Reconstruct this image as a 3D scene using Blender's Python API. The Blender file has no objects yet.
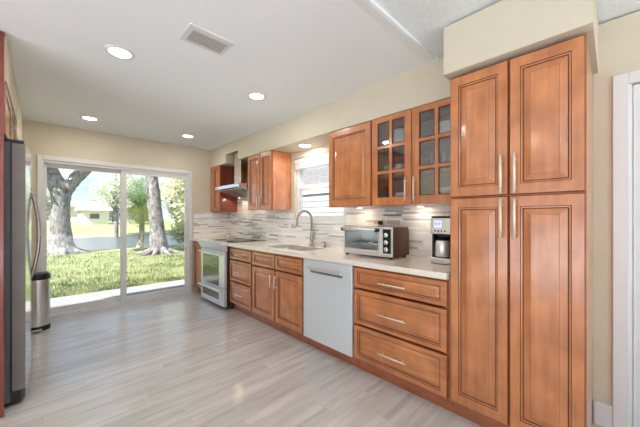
import bpy, bmesh, math, random
from mathutils import Vector, Matrix
random.seed(7)
sc = bpy.context.scene
COL = sc.collection
PI = math.pi

# ------------------------------------------------------------------ camera
cam_d = bpy.data.cameras.new('camera')
cam = bpy.data.objects.new('camera', cam_d)
COL.objects.link(cam)
cam_d.sensor_width = 36.0
cam_d.lens = 285.5 / 640 * 36.0
cam_d.shift_y = 4.1 / 640
cam_d.clip_start = 0.02
cam_d.clip_end = 400
cam.location = (0, 0, 1.261)
cam.rotation_euler = (PI / 2, 0, -0.773)
sc.camera = cam

# ------------------------------------------------------------------ view, world, sun
sc.view_settings.view_transform = 'Standard'
sc.view_settings.look = 'None'
sc.view_settings.gamma = 1
sc.view_settings.use_curve_mapping = False
sc.view_settings.exposure = 0.28
sc.cycles.use_denoising = True
sc.cycles.max_bounces = 10
sc.cycles.diffuse_bounces = 6
sc.cycles.transparent_max_bounces = 24
sc.cycles.sample_clamp_indirect = 8
sc.cycles.caustics_reflective = False
sc.cycles.caustics_refractive = False

SKY = 1.35
SUN = 12.5
CAN_W = 3.2          # watts per recessed lamp
PUCK_W = 0.32
HOOD_W = 0.7

w = bpy.data.worlds.new('sky')
sc.world = w
w.use_nodes = True
nt = w.node_tree
nt.nodes.clear()
N = nt.nodes.new
L = nt.links.new
out = N('ShaderNodeOutputWorld')
bg = N('ShaderNodeBackground')
bg.inputs['Strength'].default_value = SKY
tc = N('ShaderNodeTexCoord')
sx = N('ShaderNodeSeparateXYZ')
L(tc.outputs['Generated'], sx.inputs[0])
rp = N('ShaderNodeValToRGB')
rp.color_ramp.elements[0].position = 0.0
rp.color_ramp.elements[0].color = (0.62, 0.72, 0.84, 1)
rp.color_ramp.elements[1].position = 0.6
rp.color_ramp.elements[1].color = (0.20, 0.37, 0.70, 1)
e = rp.color_ramp.elements.new(0.18)
e.color = (0.38, 0.54, 0.78, 1)
L(sx.outputs['Z'], rp.inputs[0])
mp = N('ShaderNodeMapping')
mp.inputs['Scale'].default_value = (1, 1, 2.6)
L(tc.outputs['Generated'], mp.inputs[0])
nz = N('ShaderNodeTexNoise')
nz.inputs['Scale'].default_value = 4.2
nz.inputs['Detail'].default_value = 6
L(mp.outputs[0], nz.inputs['Vector'])
cr = N('ShaderNodeValToRGB')
cr.color_ramp.elements[0].position = 0.47
cr.color_ramp.elements[0].color = (0, 0, 0, 1)
cr.color_ramp.elements[1].position = 0.60
cr.color_ramp.elements[1].color = (1, 1, 1, 1)
L(nz.outputs['Fac'], cr.inputs[0])
mx = N('ShaderNodeMix')
mx.data_type = 'RGBA'
L(cr.outputs[0], mx.inputs[0])
L(rp.outputs[0], mx.inputs[6])
mx.inputs[7].default_value = (0.72, 0.76, 0.82, 1)
L(mx.outputs[2], bg.inputs['Color'])
L(bg.outputs[0], out.inputs[0])

sun_d = bpy.data.lights.new('sun', 'SUN')
sun_d.energy = SUN
sun_d.angle = 0.01
sun_d.color = (1.0, 1.0, 1.0)
sun = bpy.data.objects.new('sun', sun_d)
COL.objects.link(sun)
sun.location = (-8, -2, 14)
sun.rotation_euler = Vector((-0.75, -0.30, 0.95)).to_track_quat('Z', 'Y').to_euler()


# ------------------------------------------------------------------ materials
def srgb(r, g, b):
    f = lambda c: (c / 255 / 12.92) if c <= 10.31 else ((c / 255 + 0.055) / 1.055) ** 2.4
    return (f(r), f(g), f(b), 1)


def mat(name, col, rough=0.5, metal=0.0, var=0.0, scale=(8, 8, 8), bump=0.0, bscale=60, emit=0.0, coat=0.0,
        spec=0.5, detail=4):
    m = bpy.data.materials.new(name)
    m.use_nodes = True
    t = m.node_tree
    b = t.nodes['Principled BSDF']
    b.inputs['Base Color'].default_value = col
    b.inputs['Roughness'].default_value = rough
    b.inputs['Metallic'].default_value = metal
    b.inputs['Specular IOR Level'].default_value = spec
    b.inputs['Coat Weight'].default_value = coat
    b.inputs['Coat Roughness'].default_value = 0.15
    if emit:
        b.inputs['Emission Color'].default_value = col
        b.inputs['Emission Strength'].default_value = emit
    if var or bump:
        tcn = t.nodes.new('ShaderNodeTexCoord')
        mpn = t.nodes.new('ShaderNodeMapping')
        mpn.inputs['Scale'].default_value = scale
        t.links.new(tcn.outputs['Object'], mpn.inputs[0])
    if var:
        n = t.nodes.new('ShaderNodeTexNoise')
        n.inputs['Scale'].default_value = 1.0
        n.inputs['Detail'].default_value = detail
        n.inputs['Roughness'].default_value = 0.6
        t.links.new(mpn.outputs[0], n.inputs['Vector'])
        r = t.nodes.new('ShaderNodeValToRGB')
        r.color_ramp.elements[0].position = 0.3
        r.color_ramp.elements[1].position = 0.7
        r.color_ramp.elements[0].color = tuple(c * (1 - var) for c in col[:3]) + (1,)
        r.color_ramp.elements[1].color = tuple(min(1, c * (1 + var)) for c in col[:3]) + (1,)
        t.links.new(n.outputs['Fac'], r.inputs[0])
        t.links.new(r.outputs[0], b.inputs['Base Color'])
    if bump:
        n2 = t.nodes.new('ShaderNodeTexNoise')
        n2.inputs['Scale'].default_value = bscale
        n2.inputs['Detail'].default_value = 3
        t.links.new(tcn.outputs['Object'], n2.inputs['Vector'])
        bp = t.nodes.new('ShaderNodeBump')
        bp.inputs['Strength'].default_value = bump
        bp.inputs['Distance'].default_value = 0.01
        t.links.new(n2.outputs['Fac'], bp.inputs['Height'])
        t.links.new(bp.outputs[0], b.inputs['Normal'])
    return m


def wood(name, col, scale, rough=0.30):
    """honey stained maple: cloudy stain blotches plus fine stretched grain"""
    m = bpy.data.materials.new(name)
    m.use_nodes = True
    t = m.node_tree
    b = t.nodes['Principled BSDF']
    b.inputs['Roughness'].default_value = rough
    b.inputs['Coat Weight'].default_value = 0.85
    b.inputs['Coat IOR'].default_value = 1.6
    b.inputs['Coat Roughness'].default_value = 0.13
    tcn = t.nodes.new('ShaderNodeTexCoord')
    mpn = t.nodes.new('ShaderNodeMapping')
    mpn.inputs['Scale'].default_value = scale
    t.links.new(tcn.outputs['Object'], mpn.inputs[0])
    g = t.nodes.new('ShaderNodeTexNoise')
    g.inputs['Scale'].default_value = 1
    g.inputs['Detail'].default_value = 6
    t.links.new(mpn.outputs[0], g.inputs['Vector'])
    bl = t.nodes.new('ShaderNodeTexNoise')
    bl.inputs['Scale'].default_value = 7
    bl.inputs['Detail'].default_value = 3
    t.links.new(tcn.outputs['Object'], bl.inputs['Vector'])
    ad = t.nodes.new('ShaderNodeMath')
    ad.operation = 'MULTIPLY_ADD'
    ad.inputs[1].default_value = 0.45
    t.links.new(g.outputs['Fac'], ad.inputs[0])
    ml = t.nodes.new('ShaderNodeMath')
    ml.operation = 'MULTIPLY'
    ml.inputs[1].default_value = 0.55
    t.links.new(bl.outputs['Fac'], ml.inputs[0])
    t.links.new(ml.outputs[0], ad.inputs[2])
    r = t.nodes.new('ShaderNodeValToRGB')
    r.color_ramp.elements[0].position = 0.33
    r.color_ramp.elements[1].position = 0.67
    c = col[:3]
    r.color_ramp.elements[0].color = (c[0] * 0.72, c[1] * 0.66, c[2] * 0.60, 1)
    r.color_ramp.elements[1].color = (c[0] * 1.22, c[1] * 1.26, c[2] * 1.30, 1)
    t.links.new(ad.outputs[0], r.inputs[0])
    t.links.new(r.outputs[0], b.inputs['Base Color'])
    return m


def glass(name, tint=(1, 1, 1, 1), refl=1.0):
    m = bpy.data.materials.new(name)
    m.use_nodes = True
    t = m.node_tree
    t.nodes.clear()
    o = t.nodes.new('ShaderNodeOutputMaterial')
    tr = t.nodes.new('ShaderNodeBsdfTransparent')
    tr.inputs[0].default_value = tint
    gl = t.nodes.new('ShaderNodeBsdfGlossy')
    gl.inputs['Roughness'].default_value = 0.02
    fr = t.nodes.new('ShaderNodeFresnel')
    ge = t.nodes.new('ShaderNodeNewGeometry')
    ir = t.nodes.new('ShaderNodeMath')
    ir.operation = 'MULTIPLY_ADD'
    ir.inputs[1].default_value = 1 / 1.5 - 1.5
    ir.inputs[2].default_value = 1.5
    t.links.new(ge.outputs['Backfacing'], ir.inputs[0])
    t.links.new(ir.outputs[0], fr.inputs['IOR'])
    mu = t.nodes.new('ShaderNodeMath')
    mu.operation = 'MULTIPLY'
    mu.inputs[1].default_value = refl
    t.links.new(fr.outputs[0], mu.inputs[0])
    ms = t.nodes.new('ShaderNodeMixShader')
    t.links.new(mu.outputs[0], ms.inputs[0])
    t.links.new(tr.outputs[0], ms.inputs[1])
    t.links.new(gl.outputs[0], ms.inputs[2])
    t.links.new(ms.outputs[0], o.inputs[0])
    return m


HONEY = srgb(195, 122, 71)
M = {}
M['wood'] = wood('maple_upright', HONEY, (26, 26, 2.2))
M['woodh'] = wood('maple_lengthwise', HONEY, (26, 2.2, 26))
M['glaze'] = mat('dark_glaze', srgb(96, 46, 24), 0.45, var=0.15)
M['edge'] = mat('glazed_edge', srgb(142, 74, 38), 0.4, var=0.15)
M['kick'] = wood('maple_kick', srgb(172, 98, 58), (26, 2.2, 26), 0.40)
M['red_shade'] = wood('red_panel_shaded_side', srgb(132, 46, 26), (20, 20, 2), 0.35)  # end panel's own red; on the hood-side cabinet, shade put into the colour
M['inside'] = mat('cabinet_inside', srgb(150, 104, 72), 0.6, var=0.15, scale=(10, 10, 2))
M['steel'] = mat('brushed_steel', (0.62, 0.62, 0.61, 1), 0.30, 1.0, var=0.05, scale=(200, 3, 200))
M['range_steel'] = mat('range_steel', (0.82, 0.82, 0.81, 1), 0.36, 0.8, var=0.03, scale=(3, 200, 200))
M['faucet'] = mat('warm_nickel', srgb(176, 166, 152), 0.28, 0.9, var=0.04, scale=(30, 30, 30))
M['pull'] = mat('fridge_handle_steel', (0.36, 0.35, 0.33, 1), 0.22, 1.0, var=0.03)
M['steel_v'] = mat('brushed_steel_upright', (0.66, 0.66, 0.65, 1), 0.26, 1.0, var=0.06, scale=(160, 160, 2))
M['dw'] = mat('dishwasher_steel', srgb(226, 230, 233), 0.36, 0.35, var=0.03, scale=(200, 3, 200))
M['chrome'] = mat('polished_steel', (0.78, 0.77, 0.75, 1), 0.14, 1.0, var=0.02)
M['nickel'] = mat('brushed_nickel', srgb(238, 228, 214), 0.42, 0.45, var=0.04, scale=(30, 30, 30))
M['black'] = mat('black_plastic', srgb(22, 22, 24), 0.35, var=0.1)
M['blackglass'] = mat('black_glass', (0.012, 0.012, 0.013, 1), 0.05, var=0.1, spec=0.8)
M['fridgeside'] = mat('dark_grey_side', srgb(128, 118, 112), 0.5, var=0.08, bump=0.1, bscale=300)
M['fridgebody'] = mat('grey_body', srgb(104, 104, 106), 0.55, var=0.06)
M['white'] = mat('white_trim', srgb(222, 222, 220), 0.4, var=0.015)
M['doorwhite'] = mat('white_door', srgb(218, 219, 218), 0.45, var=0.015)
M['wall'] = mat('cream_paint', srgb(211, 201, 179), 0.85, var=0.02, bump=0.06, bscale=180)
M['ceil'] = mat('smooth_ceiling', srgb(240, 245, 247), 0.9, var=0.012, scale=(1, 1, 1), bump=0.03, bscale=90)
M['ceil2'] = mat('rough_ceiling', srgb(232, 239, 240), 0.95, var=0.04, scale=(40, 40, 40), bump=0.5, bscale=70)
M['ceramic'] = mat('white_ceramic', srgb(240, 238, 232), 0.25, var=0.01)
M['grout'] = mat('outlet_white', srgb(240, 236, 228), 0.4, var=0.01)
M['quartz'] = mat('beige_quartz', srgb(236, 226, 211), 0.16, var=0.05, scale=(60, 60, 60), coat=0.2, detail=6)
M['glass'] = glass('window_glass', (0.98, 0.99, 0.985, 1), 1.0)
M['cabglass'] = glass('cabinet_glass', (0.93, 0.96, 0.97, 1), 3.2)
M['ovenglass'] = mat('oven_glass', (0.012, 0.014, 0.013, 1), 0.04, var=0.1, spec=1.0, coat=1.0)
M['clearglass'] = glass('tumbler_glass', (0.86, 0.90, 0.92, 1), 2.2)
M['lamp'] = mat('lamp_diffuser', (1.0, 0.96, 0.90, 1), 0.5, emit=14.0, var=0.001)
M['hoodlamp'] = mat('hood_lamp_diffuser', (1.0, 0.84, 0.62, 1), 0.5, emit=1.6, var=0.001)
M['dimsteel'] = mat('filter_steel', (0.34, 0.33, 0.32, 1), 0.32, 1.0, var=0.05, scale=(200, 3, 200))
M['lampwarm'] = mat('puck_diffuser', (1.0, 0.86, 0.66, 1), 0.5, emit=14.0, var=0.001)
M['lcd'] = mat('lit_display', srgb(200, 214, 245), 0.3, emit=0.5, var=0.01)
M['toastbrown'] = mat('toaster_side', srgb(96, 60, 44), 0.2, 0.75, var=0.1)
M['concrete'] = mat('bounce_concrete', srgb(238, 240, 244), 0.9, var=0.08, scale=(2, 2, 2), bump=0.1, bscale=40)  # whitened and cooled so the unseen ground bounces light onto the ceiling
M['slab'] = mat('patio_concrete', srgb(132, 129, 125), 0.9, var=0.08, scale=(2, 2, 2), bump=0.1, bscale=40)
M['siding'] = mat('white_siding', srgb(152, 152, 151), 0.7, var=0.05, scale=(3, 3, 3))
M['shingle'] = mat('grey_shingle', srgb(112, 110, 109), 0.9, var=0.2, scale=(2, 6, 20))
M['beigewall'] = mat('far_wall', srgb(236, 228, 208), 0.9, var=0.04)
M['farroof'] = mat('far_roof', srgb(196, 186, 176), 0.9, var=0.1)
M['darkpane'] = mat('far_pane', srgb(84, 88, 96), 0.3, var=0.1)
M['blind'] = mat('white_blind', srgb(244, 242, 236), 0.6, var=0.01)


def bark(name, a, b):
    m = bpy.data.materials.new(name)
    m.use_nodes = True
    t = m.node_tree
    p = t.nodes['Principled BSDF']
    p.inputs['Roughness'].default_value = 0.95
    tcn = t.nodes.new('ShaderNodeTexCoord')
    mpn = t.nodes.new('ShaderNodeMapping')
    mpn.inputs['Scale'].default_value = (7, 7, 3)
    t.links.new(tcn.outputs['Object'], mpn.inputs[0])
    n = t.nodes.new('ShaderNodeTexNoise')
    n.inputs['Scale'].default_value = 1.6
    n.inputs['Detail'].default_value = 8
    n.inputs['Roughness'].default_value = 0.75
    t.links.new(mpn.outputs[0], n.inputs['Vector'])
    r = t.nodes.new('ShaderNodeValToRGB')
    r.color_ramp.elements[0].position = 0.36
    r.color_ramp.elements[1].position = 0.62
    r.color_ramp.elements[0].color = a
    r.color_ramp.elements[1].color = b
    t.links.new(n.outputs['Fac'], r.inputs[0])
    t.links.new(r.outputs[0], p.inputs['Base Color'])
    bp = t.nodes.new('ShaderNodeBump')
    bp.inputs['Strength'].default_value = 0.8
    bp.inputs['Distance'].default_value = 0.05
    t.links.new(n.outputs['Fac'], bp.inputs['Height'])
    t.links.new(bp.outputs[0], p.inputs['Normal'])
    return m


M['bark'] = bark('oak_bark', srgb(66, 61, 60), srgb(160, 152, 147))
M['bark2'] = bark('palm_bark', srgb(120, 108, 92), srgb(190, 178, 160))


def leafmat(name, c1, c2):
    m = bpy.data.materials.new(name)
    m.use_nodes = True
    t = m.node_tree
    t.nodes.clear()
    o = t.nodes.new('ShaderNodeOutputMaterial')
    tcn = t.nodes.new('ShaderNodeTexCoord')
    n = t.nodes.new('ShaderNodeTexNoise')
    n.inputs['Scale'].default_value = 1.3
    n.inputs['Detail'].default_value = 5
    t.links.new(tcn.outputs['Object'], n.inputs['Vector'])
    r = t.nodes.new('ShaderNodeValToRGB')
    r.color_ramp.elements[0].position = 0.38
    r.color_ramp.elements[1].position = 0.62
    r.color_ramp.elements[0].color = c1
    r.color_ramp.elements[1].color = c2
    t.links.new(n.outputs['Fac'], r.inputs[0])
    d = t.nodes.new('ShaderNodeBsdfDiffuse')
    tl = t.nodes.new('ShaderNodeBsdfTranslucent')
    t.links.new(r.outputs[0], d.inputs[0])
    t.links.new(r.outputs[0], tl.inputs[0])
    ms = t.nodes.new('ShaderNodeMixShader')
    ms.inputs[0].default_value = 0.45
    t.links.new(d.outputs[0], ms.inputs[1])
    t.links.new(tl.outputs[0], ms.inputs[2])
    t.links.new(ms.outputs[0], o.inputs[0])
    return m


M['leaf'] = leafmat('oak_leaf', srgb(150, 160, 112), srgb(206, 210, 172))
M['leaf2'] = leafmat('shrub_leaf', srgb(184, 190, 146), srgb(240, 238, 212))
M['leaf3'] = leafmat('far_leaf', srgb(158, 164, 134), srgb(206, 208, 182))
M['palm'] = leafmat('palm_leaf', srgb(152, 188, 128), srgb(204, 224, 170))
M['palmdry'] = leafmat('palm_leaf_dry', srgb(196, 206, 120), srgb(228, 226, 160))
M['grass'] = leafmat('grass_blade', srgb(84, 98, 58), srgb(176, 173, 122))


def lawn_mat():
    m = mat('lawn_turf', srgb(136, 142, 96), 0.95, var=0.25, scale=(0.5, 1.6, 1), bump=0.6, bscale=25, detail=8)
    return m


M['lawn'] = lawn_mat()


def water_mat():
    m = mat('lake_water', srgb(64, 70, 74), 0.3, var=0.05, scale=(1, 1, 1), bump=0.25, bscale=3)
    return m


M['water'] = water_mat()


def plank_mat():
    """grey-beige vinyl planks that run along x"""
    m = bpy.data.materials.new('vinyl_plank')
    m.use_nodes = True
    t = m.node_tree
    p = t.nodes['Principled BSDF']
    N = t.nodes.new
    K = t.links.new
    tcn = N('ShaderNodeTexCoord')
    s = N('ShaderNodeSeparateXYZ')
    K(tcn.outputs['Object'], s.inputs[0])

    def mth(op, a, b=None, c=None):
        n = N('ShaderNodeMath')
        n.operation = op
        for i, v in enumerate((a, b, c)):
            if v is None:
                continue
            if isinstance(v, (int, float)):
                n.inputs[i].default_value = v
            else:
                K(v, n.inputs[i])
        return n.outputs[0]
    yr = mth('DIVIDE', s.outputs['Y'], 0.18)
    row = mth('FLOOR', yr)
    wn = N('ShaderNodeTexWhiteNoise')
    wn.noise_dimensions = '1D'
    K(row, wn.inputs['W'])
    xo = mth('ADD', mth('DIVIDE', s.outputs['X'], 1.22), mth('MULTIPLY', wn.outputs['Value'], 5.0))
    colm = mth('FLOOR', xo)
    cv = N('ShaderNodeCombineXYZ')
    K(row, cv.inputs[0])
    K(colm, cv.inputs[1])
    wn2 = N('ShaderNodeTexWhiteNoise')
    wn2.noise_dimensions = '2D'
    K(cv.outputs[0], wn2.inputs['Vector'])
    # grain
    gv = N('ShaderNodeCombineXYZ')
    K(mth('MULTIPLY', s.outputs['X'], 1.5), gv.inputs[0])
    K(mth('MULTIPLY', s.outputs['Y'], 16.0), gv.inputs[1])
    K(mth('MULTIPLY', wn2.outputs['Value'], 40.0), gv.inputs[2])
    g = N('ShaderNodeTexNoise')
    g.inputs['Scale'].default_value = 1.0
    g.inputs['Detail'].default_value = 7
    g.inputs['Roughness'].default_value = 0.62
    K(gv.outputs[0], g.inputs['Vector'])
    r = N('ShaderNodeValToRGB')
    r.color_ramp.elements[0].position = 0.30
    r.color_ramp.elements[0].color = srgb(180, 175, 171)
    r.color_ramp.elements[1].position = 0.64
    r.color_ramp.elements[1].color = srgb(211, 206, 202)
    K(g.outputs['Fac'], r.inputs[0])
    hv = N('ShaderNodeHueSaturation')
    K(mth('MULTIPLY_ADD', wn2.outputs['Value'], 0.09, 0.955), hv.inputs['Value'])
    K(r.outputs[0], hv.inputs['Color'])
    # seams
    fy = mth('FRACT', yr)
    fx = mth('FRACT', xo)
    seam = mth('MAXIMUM', mth('LESS_THAN', fy, 0.012), mth('LESS_THAN', fx, 0.002))
    mxn = N('ShaderNodeMix')
    mxn.data_type = 'RGBA'
    K(mth('MULTIPLY', seam, 0.25), mxn.inputs[0])
    K(hv.outputs[0], mxn.inputs[6])
    mxn.inputs[7].default_value = srgb(110, 100, 94)
    K(mxn.outputs[2], p.inputs['Base Color'])
    p.inputs['Specular IOR Level'].default_value = 0.85
    K(mth('MULTIPLY_ADD', g.outputs['Fac'], 0.12, 0.13), p.inputs['Roughness'])
    return m


M['plank'] = plank_mat()


def mosaic_mat():
    """thin horizontal glass and stone strips, each strip its own colour"""
    m = bpy.data.materials.new('strip_mosaic')
    m.use_nodes = True
    t = m.node_tree
    p = t.nodes['Principled BSDF']
    N = t.nodes.new
    K = t.links.new
    tcn = N('ShaderNodeTexCoord')
    s = N('ShaderNodeSeparateXYZ')
    K(tcn.outputs['Object'], s.inputs[0])

    def mth(op, a, b=None, c=None):
        n = N('ShaderNodeMath')
        n.operation = op
        for i, v in enumerate((a, b, c)):
            if v is None:
                continue
            if isinstance(v, (int, float)):
                n.inputs[i].default_value = v
            else:
                K(v, n.inputs[i])
        return n.outputs[0]
    zr = mth('DIVIDE', s.outputs['Z'], 0.020)
    row = mth('FLOOR', zr)
    wn = N('ShaderNodeTexWhiteNoise')
    wn.noise_dimensions = '1D'
    K(row, wn.inputs['W'])
    along = mth('SUBTRACT', s.outputs['Y'], s.outputs['X'])
    ln = mth('MULTIPLY_ADD', wn.outputs['Value'], 0.2, 0.2)
    xo = mth('ADD', mth('DIVIDE', along, ln), mth('MULTIPLY', wn.outputs['Value'], 37.0))
    colm = mth('FLOOR', xo)
    cv = N('ShaderNodeCombineXYZ')
    K(row, cv.inputs[0])
    K(colm, cv.inputs[1])
    wn2 = N('ShaderNodeTexWhiteNoise')
    wn2.noise_dimensions = '2D'
    K(cv.outputs[0], wn2.inputs['Vector'])
    r = N('ShaderNodeValToRGB')
    r.color_ramp.interpolation = 'CONSTANT'
    cols = [(0.0, srgb(246, 245, 243)), (0.28, srgb(228, 228, 226)), (0.44, srgb(206, 188, 166)), (0.51, srgb(240, 236, 230)),
            (0.70, srgb(188, 190, 188)), (0.77, srgb(150, 136, 120)), (0.81, srgb(250, 250, 249)), (0.94, srgb(204, 208, 209))]
    while len(r.color_ramp.elements) < len(cols):
        r.color_ramp.elements.new(0.5)
    for el, (pos, c) in zip(r.color_ramp.elements, cols):
        el.position = pos
        el.color = c
    K(wn2.outputs['Value'], r.inputs[0])
    seam = mth('MAXIMUM', mth('LESS_THAN', mth('FRACT', zr), 0.10), mth('LESS_THAN', mth('FRACT', xo), 0.012))
    mxn = N('ShaderNodeMix')
    mxn.data_type = 'RGBA'
    K(mth('MULTIPLY', seam, 0.6), mxn.inputs[0])
    K(r.outputs[0], mxn.inputs[6])
    mxn.inputs[7].default_value = srgb(214, 212, 208)
    K(mxn.outputs[2], p.inputs['Base Color'])
    p.inputs['Roughness'].default_value = 0.16
    return m


M['mosaic'] = mosaic_mat()


# ------------------------------------------------------------------ mesh builder
class MB:
    def __init__(self):
        self.v, self.f, self.m, self.s = [], [], [], []

    def add(self, verts, faces, mi=0, smooth=False):
        o = len(self.v)
        self.v += [tuple(p) for p in verts]
        for k, fc in enumerate(faces):
            self.f.append([i + o for i in fc])
            self.m.append(mi[k] if isinstance(mi, (list, tuple)) else mi)
            self.s.append(smooth)
        return self

    def box(self, x0, x1, y0, y1, z0, z1, mi=0, bev=0.0, mat4=None):
        x0, x1 = min(x0, x1), max(x0, x1)
        y0, y1 = min(y0, y1), max(y0, y1)
        z0, z1 = min(z0, z1), max(z0, z1)
        bm = bmesh.new()
        bmesh.ops.create_cube(bm, size=1)
        for q in bm.verts:
            q.co = Vector(((x0 + x1) / 2 + q.co.x * (x1 - x0), (y0 + y1) / 2 + q.co.y * (y1 - y0),
                           (z0 + z1) / 2 + q.co.z * (z1 - z0)))
        if bev:
            bmesh.ops.bevel(bm, geom=list(bm.edges), offset=bev, segments=2, profile=0.5, affect='EDGES')
        bm.verts.index_update()
        vs = [(mat4 @ q.co if mat4 else q.co) for q in bm.verts]
        self.add(vs, [[q.index for q in fc.verts] for fc in bm.faces], mi)
        bm.free()
        return self

    def ringtube(self, rings, mi=0, smooth=True, caps=True, closed=False):
        n = len(rings[0])
        vs = [p for r in rings for p in r]
        fs = []
        k = len(rings)
        for a in range(k if closed else k - 1):
            b = (a + 1) % k
            for j in range(n):
                fs.append([a * n + j, a * n + (j + 1) % n, b * n + (j + 1) % n, b * n + j])
        self.add(vs, fs, mi, smooth)
        if caps and not closed:
            self.add(rings[0], [list(range(n))[::-1]], mi, False)
            self.add(rings[-1], [list(range(n))], mi, False)
        return self

    def tube(self, pts, r, n=12, mi=0, caps=True, noise=0.0, rnd=None):
        pts = [Vector(p) for p in pts]
        rs = r if isinstance(r, (list, tuple)) else [r] * len(pts)
        rings = []
        ref = None
        for i, p in enumerate(pts):
            d = (pts[min(i + 1, len(pts) - 1)] - pts[max(i - 1, 0)]).normalized()
            if ref is None:
                ref = Vector((0, 0, 1)) if abs(d.z) < 0.9 else Vector((1, 0, 0))
            a = (ref - d * ref.dot(d)).normalized()
            b = d.cross(a)
            ref = a
            ring = []
            for j in range(n):
                t = 2 * PI * j / n
                rr = rs[i] * (1 + (rnd.uniform(-noise, noise) if noise else 0))
                ring.append(p + (a * math.cos(t) + b * math.sin(t)) * rr)
            rings.append(ring)
        return self.ringtube(rings, mi, True, caps)

    def cyl(self, p0, p1, r0, r1=None, n=20, mi=0, smooth=True):
        return self.tube([p0, p1], [r0, r0 if r1 is None else r1], n, mi) if smooth else self

    def lathe(self, c, prof, n=28, mi=0, axis='z', smooth=True):
        rings = []
        for (r, h) in prof:
            ring = []
            for j in range(n):
                t = 2 * PI * j / n
                a, b = r * math.cos(t), r * math.sin(t)
                if axis == 'z':
                    ring.append((c[0] + a, c[1] + b, c[2] + h))
                elif axis == 'x':
                    ring.append((c[0] + h, c[1] + a, c[2] + b))
                else:
                    ring.append((c[0] + a, c[1] + h, c[2] + b))
            rings.append(ring)
        vs = [p for r_ in rings for p in r_]
        fs = []
        for a in range(len(rings) - 1):
            for j in range(n):
                fs.append([a * n + j, a * n + (j + 1) % n, (a + 1) * n + (j + 1) % n, (a + 1) * n + j])
        self.add(vs, fs, mi, smooth)
        if prof[0][0] > 1e-4:
            self.add(rings[0], [list(range(n))], mi)
        if prof[-1][0] > 1e-4:
            self.add(rings[-1], [list(range(n))], mi)
        return self

    def prism(self, poly, axis, a0, a1, mi=0, smooth=False):
        """poly: 2-D outline; axis 'x' -> (y,z), 'y' -> (x,z), 'z' -> (x,y)"""
        def P(p, a):
            return {'x': (a, p[0], p[1]), 'y': (p[0], a, p[1]), 'z': (p[0], p[1], a)}[axis]
        n = len(poly)
        A = [P(p, a0) for p in poly]
        B = [P(p, a1) for p in poly]
        self.add(A + B, [[i, (i + 1) % n, n + (i + 1) % n, n + i] for i in range(n)], mi, smooth)
        self.add(A, [list(range(n))], mi)
        self.add(B, [list(range(n))], mi)
        return self


def P3(o):
    """world position of the root above o (parts keep their own location at zero)"""
    q = Vector((0, 0, 0))
    while o is not None:
        q += o.location
        o = o.parent
    return q


def obj(name, mb, mats, parent=None, loc=None):
    """links the collected shapes (given in world coordinates) as one mesh object"""
    off = P3(parent) if parent is not None else Vector(loc or (0, 0, 0))
    me = bpy.data.meshes.new(name)
    me.from_pydata([tuple(Vector(p) - off) for p in mb.v], [], mb.f)
    if not isinstance(mats, (list, tuple)):
        mats = [mats]
    for k in mats:
        me.materials.append(M[k] if isinstance(k, str) else k)
    me.polygons.foreach_set('material_index', mb.m)
    me.polygons.foreach_set('use_smooth', mb.s)
    bm = bmesh.new()
    bm.from_mesh(me)
    bmesh.ops.remove_doubles(bm, verts=bm.verts, dist=1e-6)
    bmesh.ops.recalc_face_normals(bm, faces=bm.faces)
    bm.to_mesh(me)
    bm.free()
    o = bpy.data.objects.new(name, me)
    COL.objects.link(o)
    if parent is not None:
        o.parent = parent
    else:
        o.location = off
    return o


def thing(name, label, cat, loc, group=None):
    o = bpy.data.objects.new(name, None)
    o.empty_display_size = 0.1
    COL.objects.link(o)
    o.location = loc
    return tag(o, label, cat, group)


def tag(o, label, cat, group=None, kind=None):
    o['label'] = label
    o['category'] = cat
    if group:
        o['group'] = group
    if kind:
        o['kind'] = kind
    return o


def struct(name, mb, mats, label=None, cat=None, loc=None):
    o = obj(name, mb, mats, None, loc)
    o['kind'] = 'structure'
    if label:
        o['label'] = label
        o['category'] = cat
    return o


def copy_thing(o, loc, label=None, parent=None):
    c = o.copy()
    COL.objects.link(c)
    c.location = loc
    if parent is not None:
        c.parent = parent
    if label:
        c['label'] = label
    for ch in o.children:
        copy_thing(ch, ch.location, None, c)
    return c


# raised panel front.  s=+1: looks towards -x ; s=-1: looks towards +x
def raised_front(mb, y0, y1, z0, z1, xf, th, stile=0.05, rail=0.05, s=1, slope=0.030, panel=True):
    """materials: 0 wood, 1 dark glaze, 2 glazed edge"""
    def ring(iy, iz, d):
        x = xf + s * d
        return [(x, y0 + iy, z0 + iz), (x, y1 - iy, z0 + iz), (x, y1 - iy, z1 - iz), (x, y0 + iy, z1 - iz)]
    a, b = stile, rail
    seq = [(0, 0, th, 2), (0, 0, 0.006, 2), (0.005, 0.005, 0.0, 2), (a, b, 0.0, 0), (a + 0.003, b + 0.003, 0.005, 1),
           (a + 0.010, b + 0.010, 0.006, 0), (a + 0.013, b + 0.013, 0.010, 1),
           (a + 0.015, b + 0.015, 0.010, 1), (a + 0.015 + slope, b + 0.015 + slope, 0.0015, 0),
           (a + 0.0165 + slope, b + 0.0165 + slope, 0.0022, 2)]
    R = [ring(p[0], p[1], p[2]) for p in seq]
    mb.add(R[0], [[0, 1, 2, 3]], 2)
    for k in range(1, len(R)):
        fs, vs = [], R[k - 1] + R[k]
        for j in range(4):
            fs.append([j, (j + 1) % 4, 4 + (j + 1) % 4, 4 + j])
        mb.add(vs, fs, seq[k][3])
    mb.add(R[-1], [[0, 1, 2, 3]], 0)
    return mb


FRONT = ['wood', 'glaze', 'edge']
FRONTH = ['woodh', 'glaze', 'edge']


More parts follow.
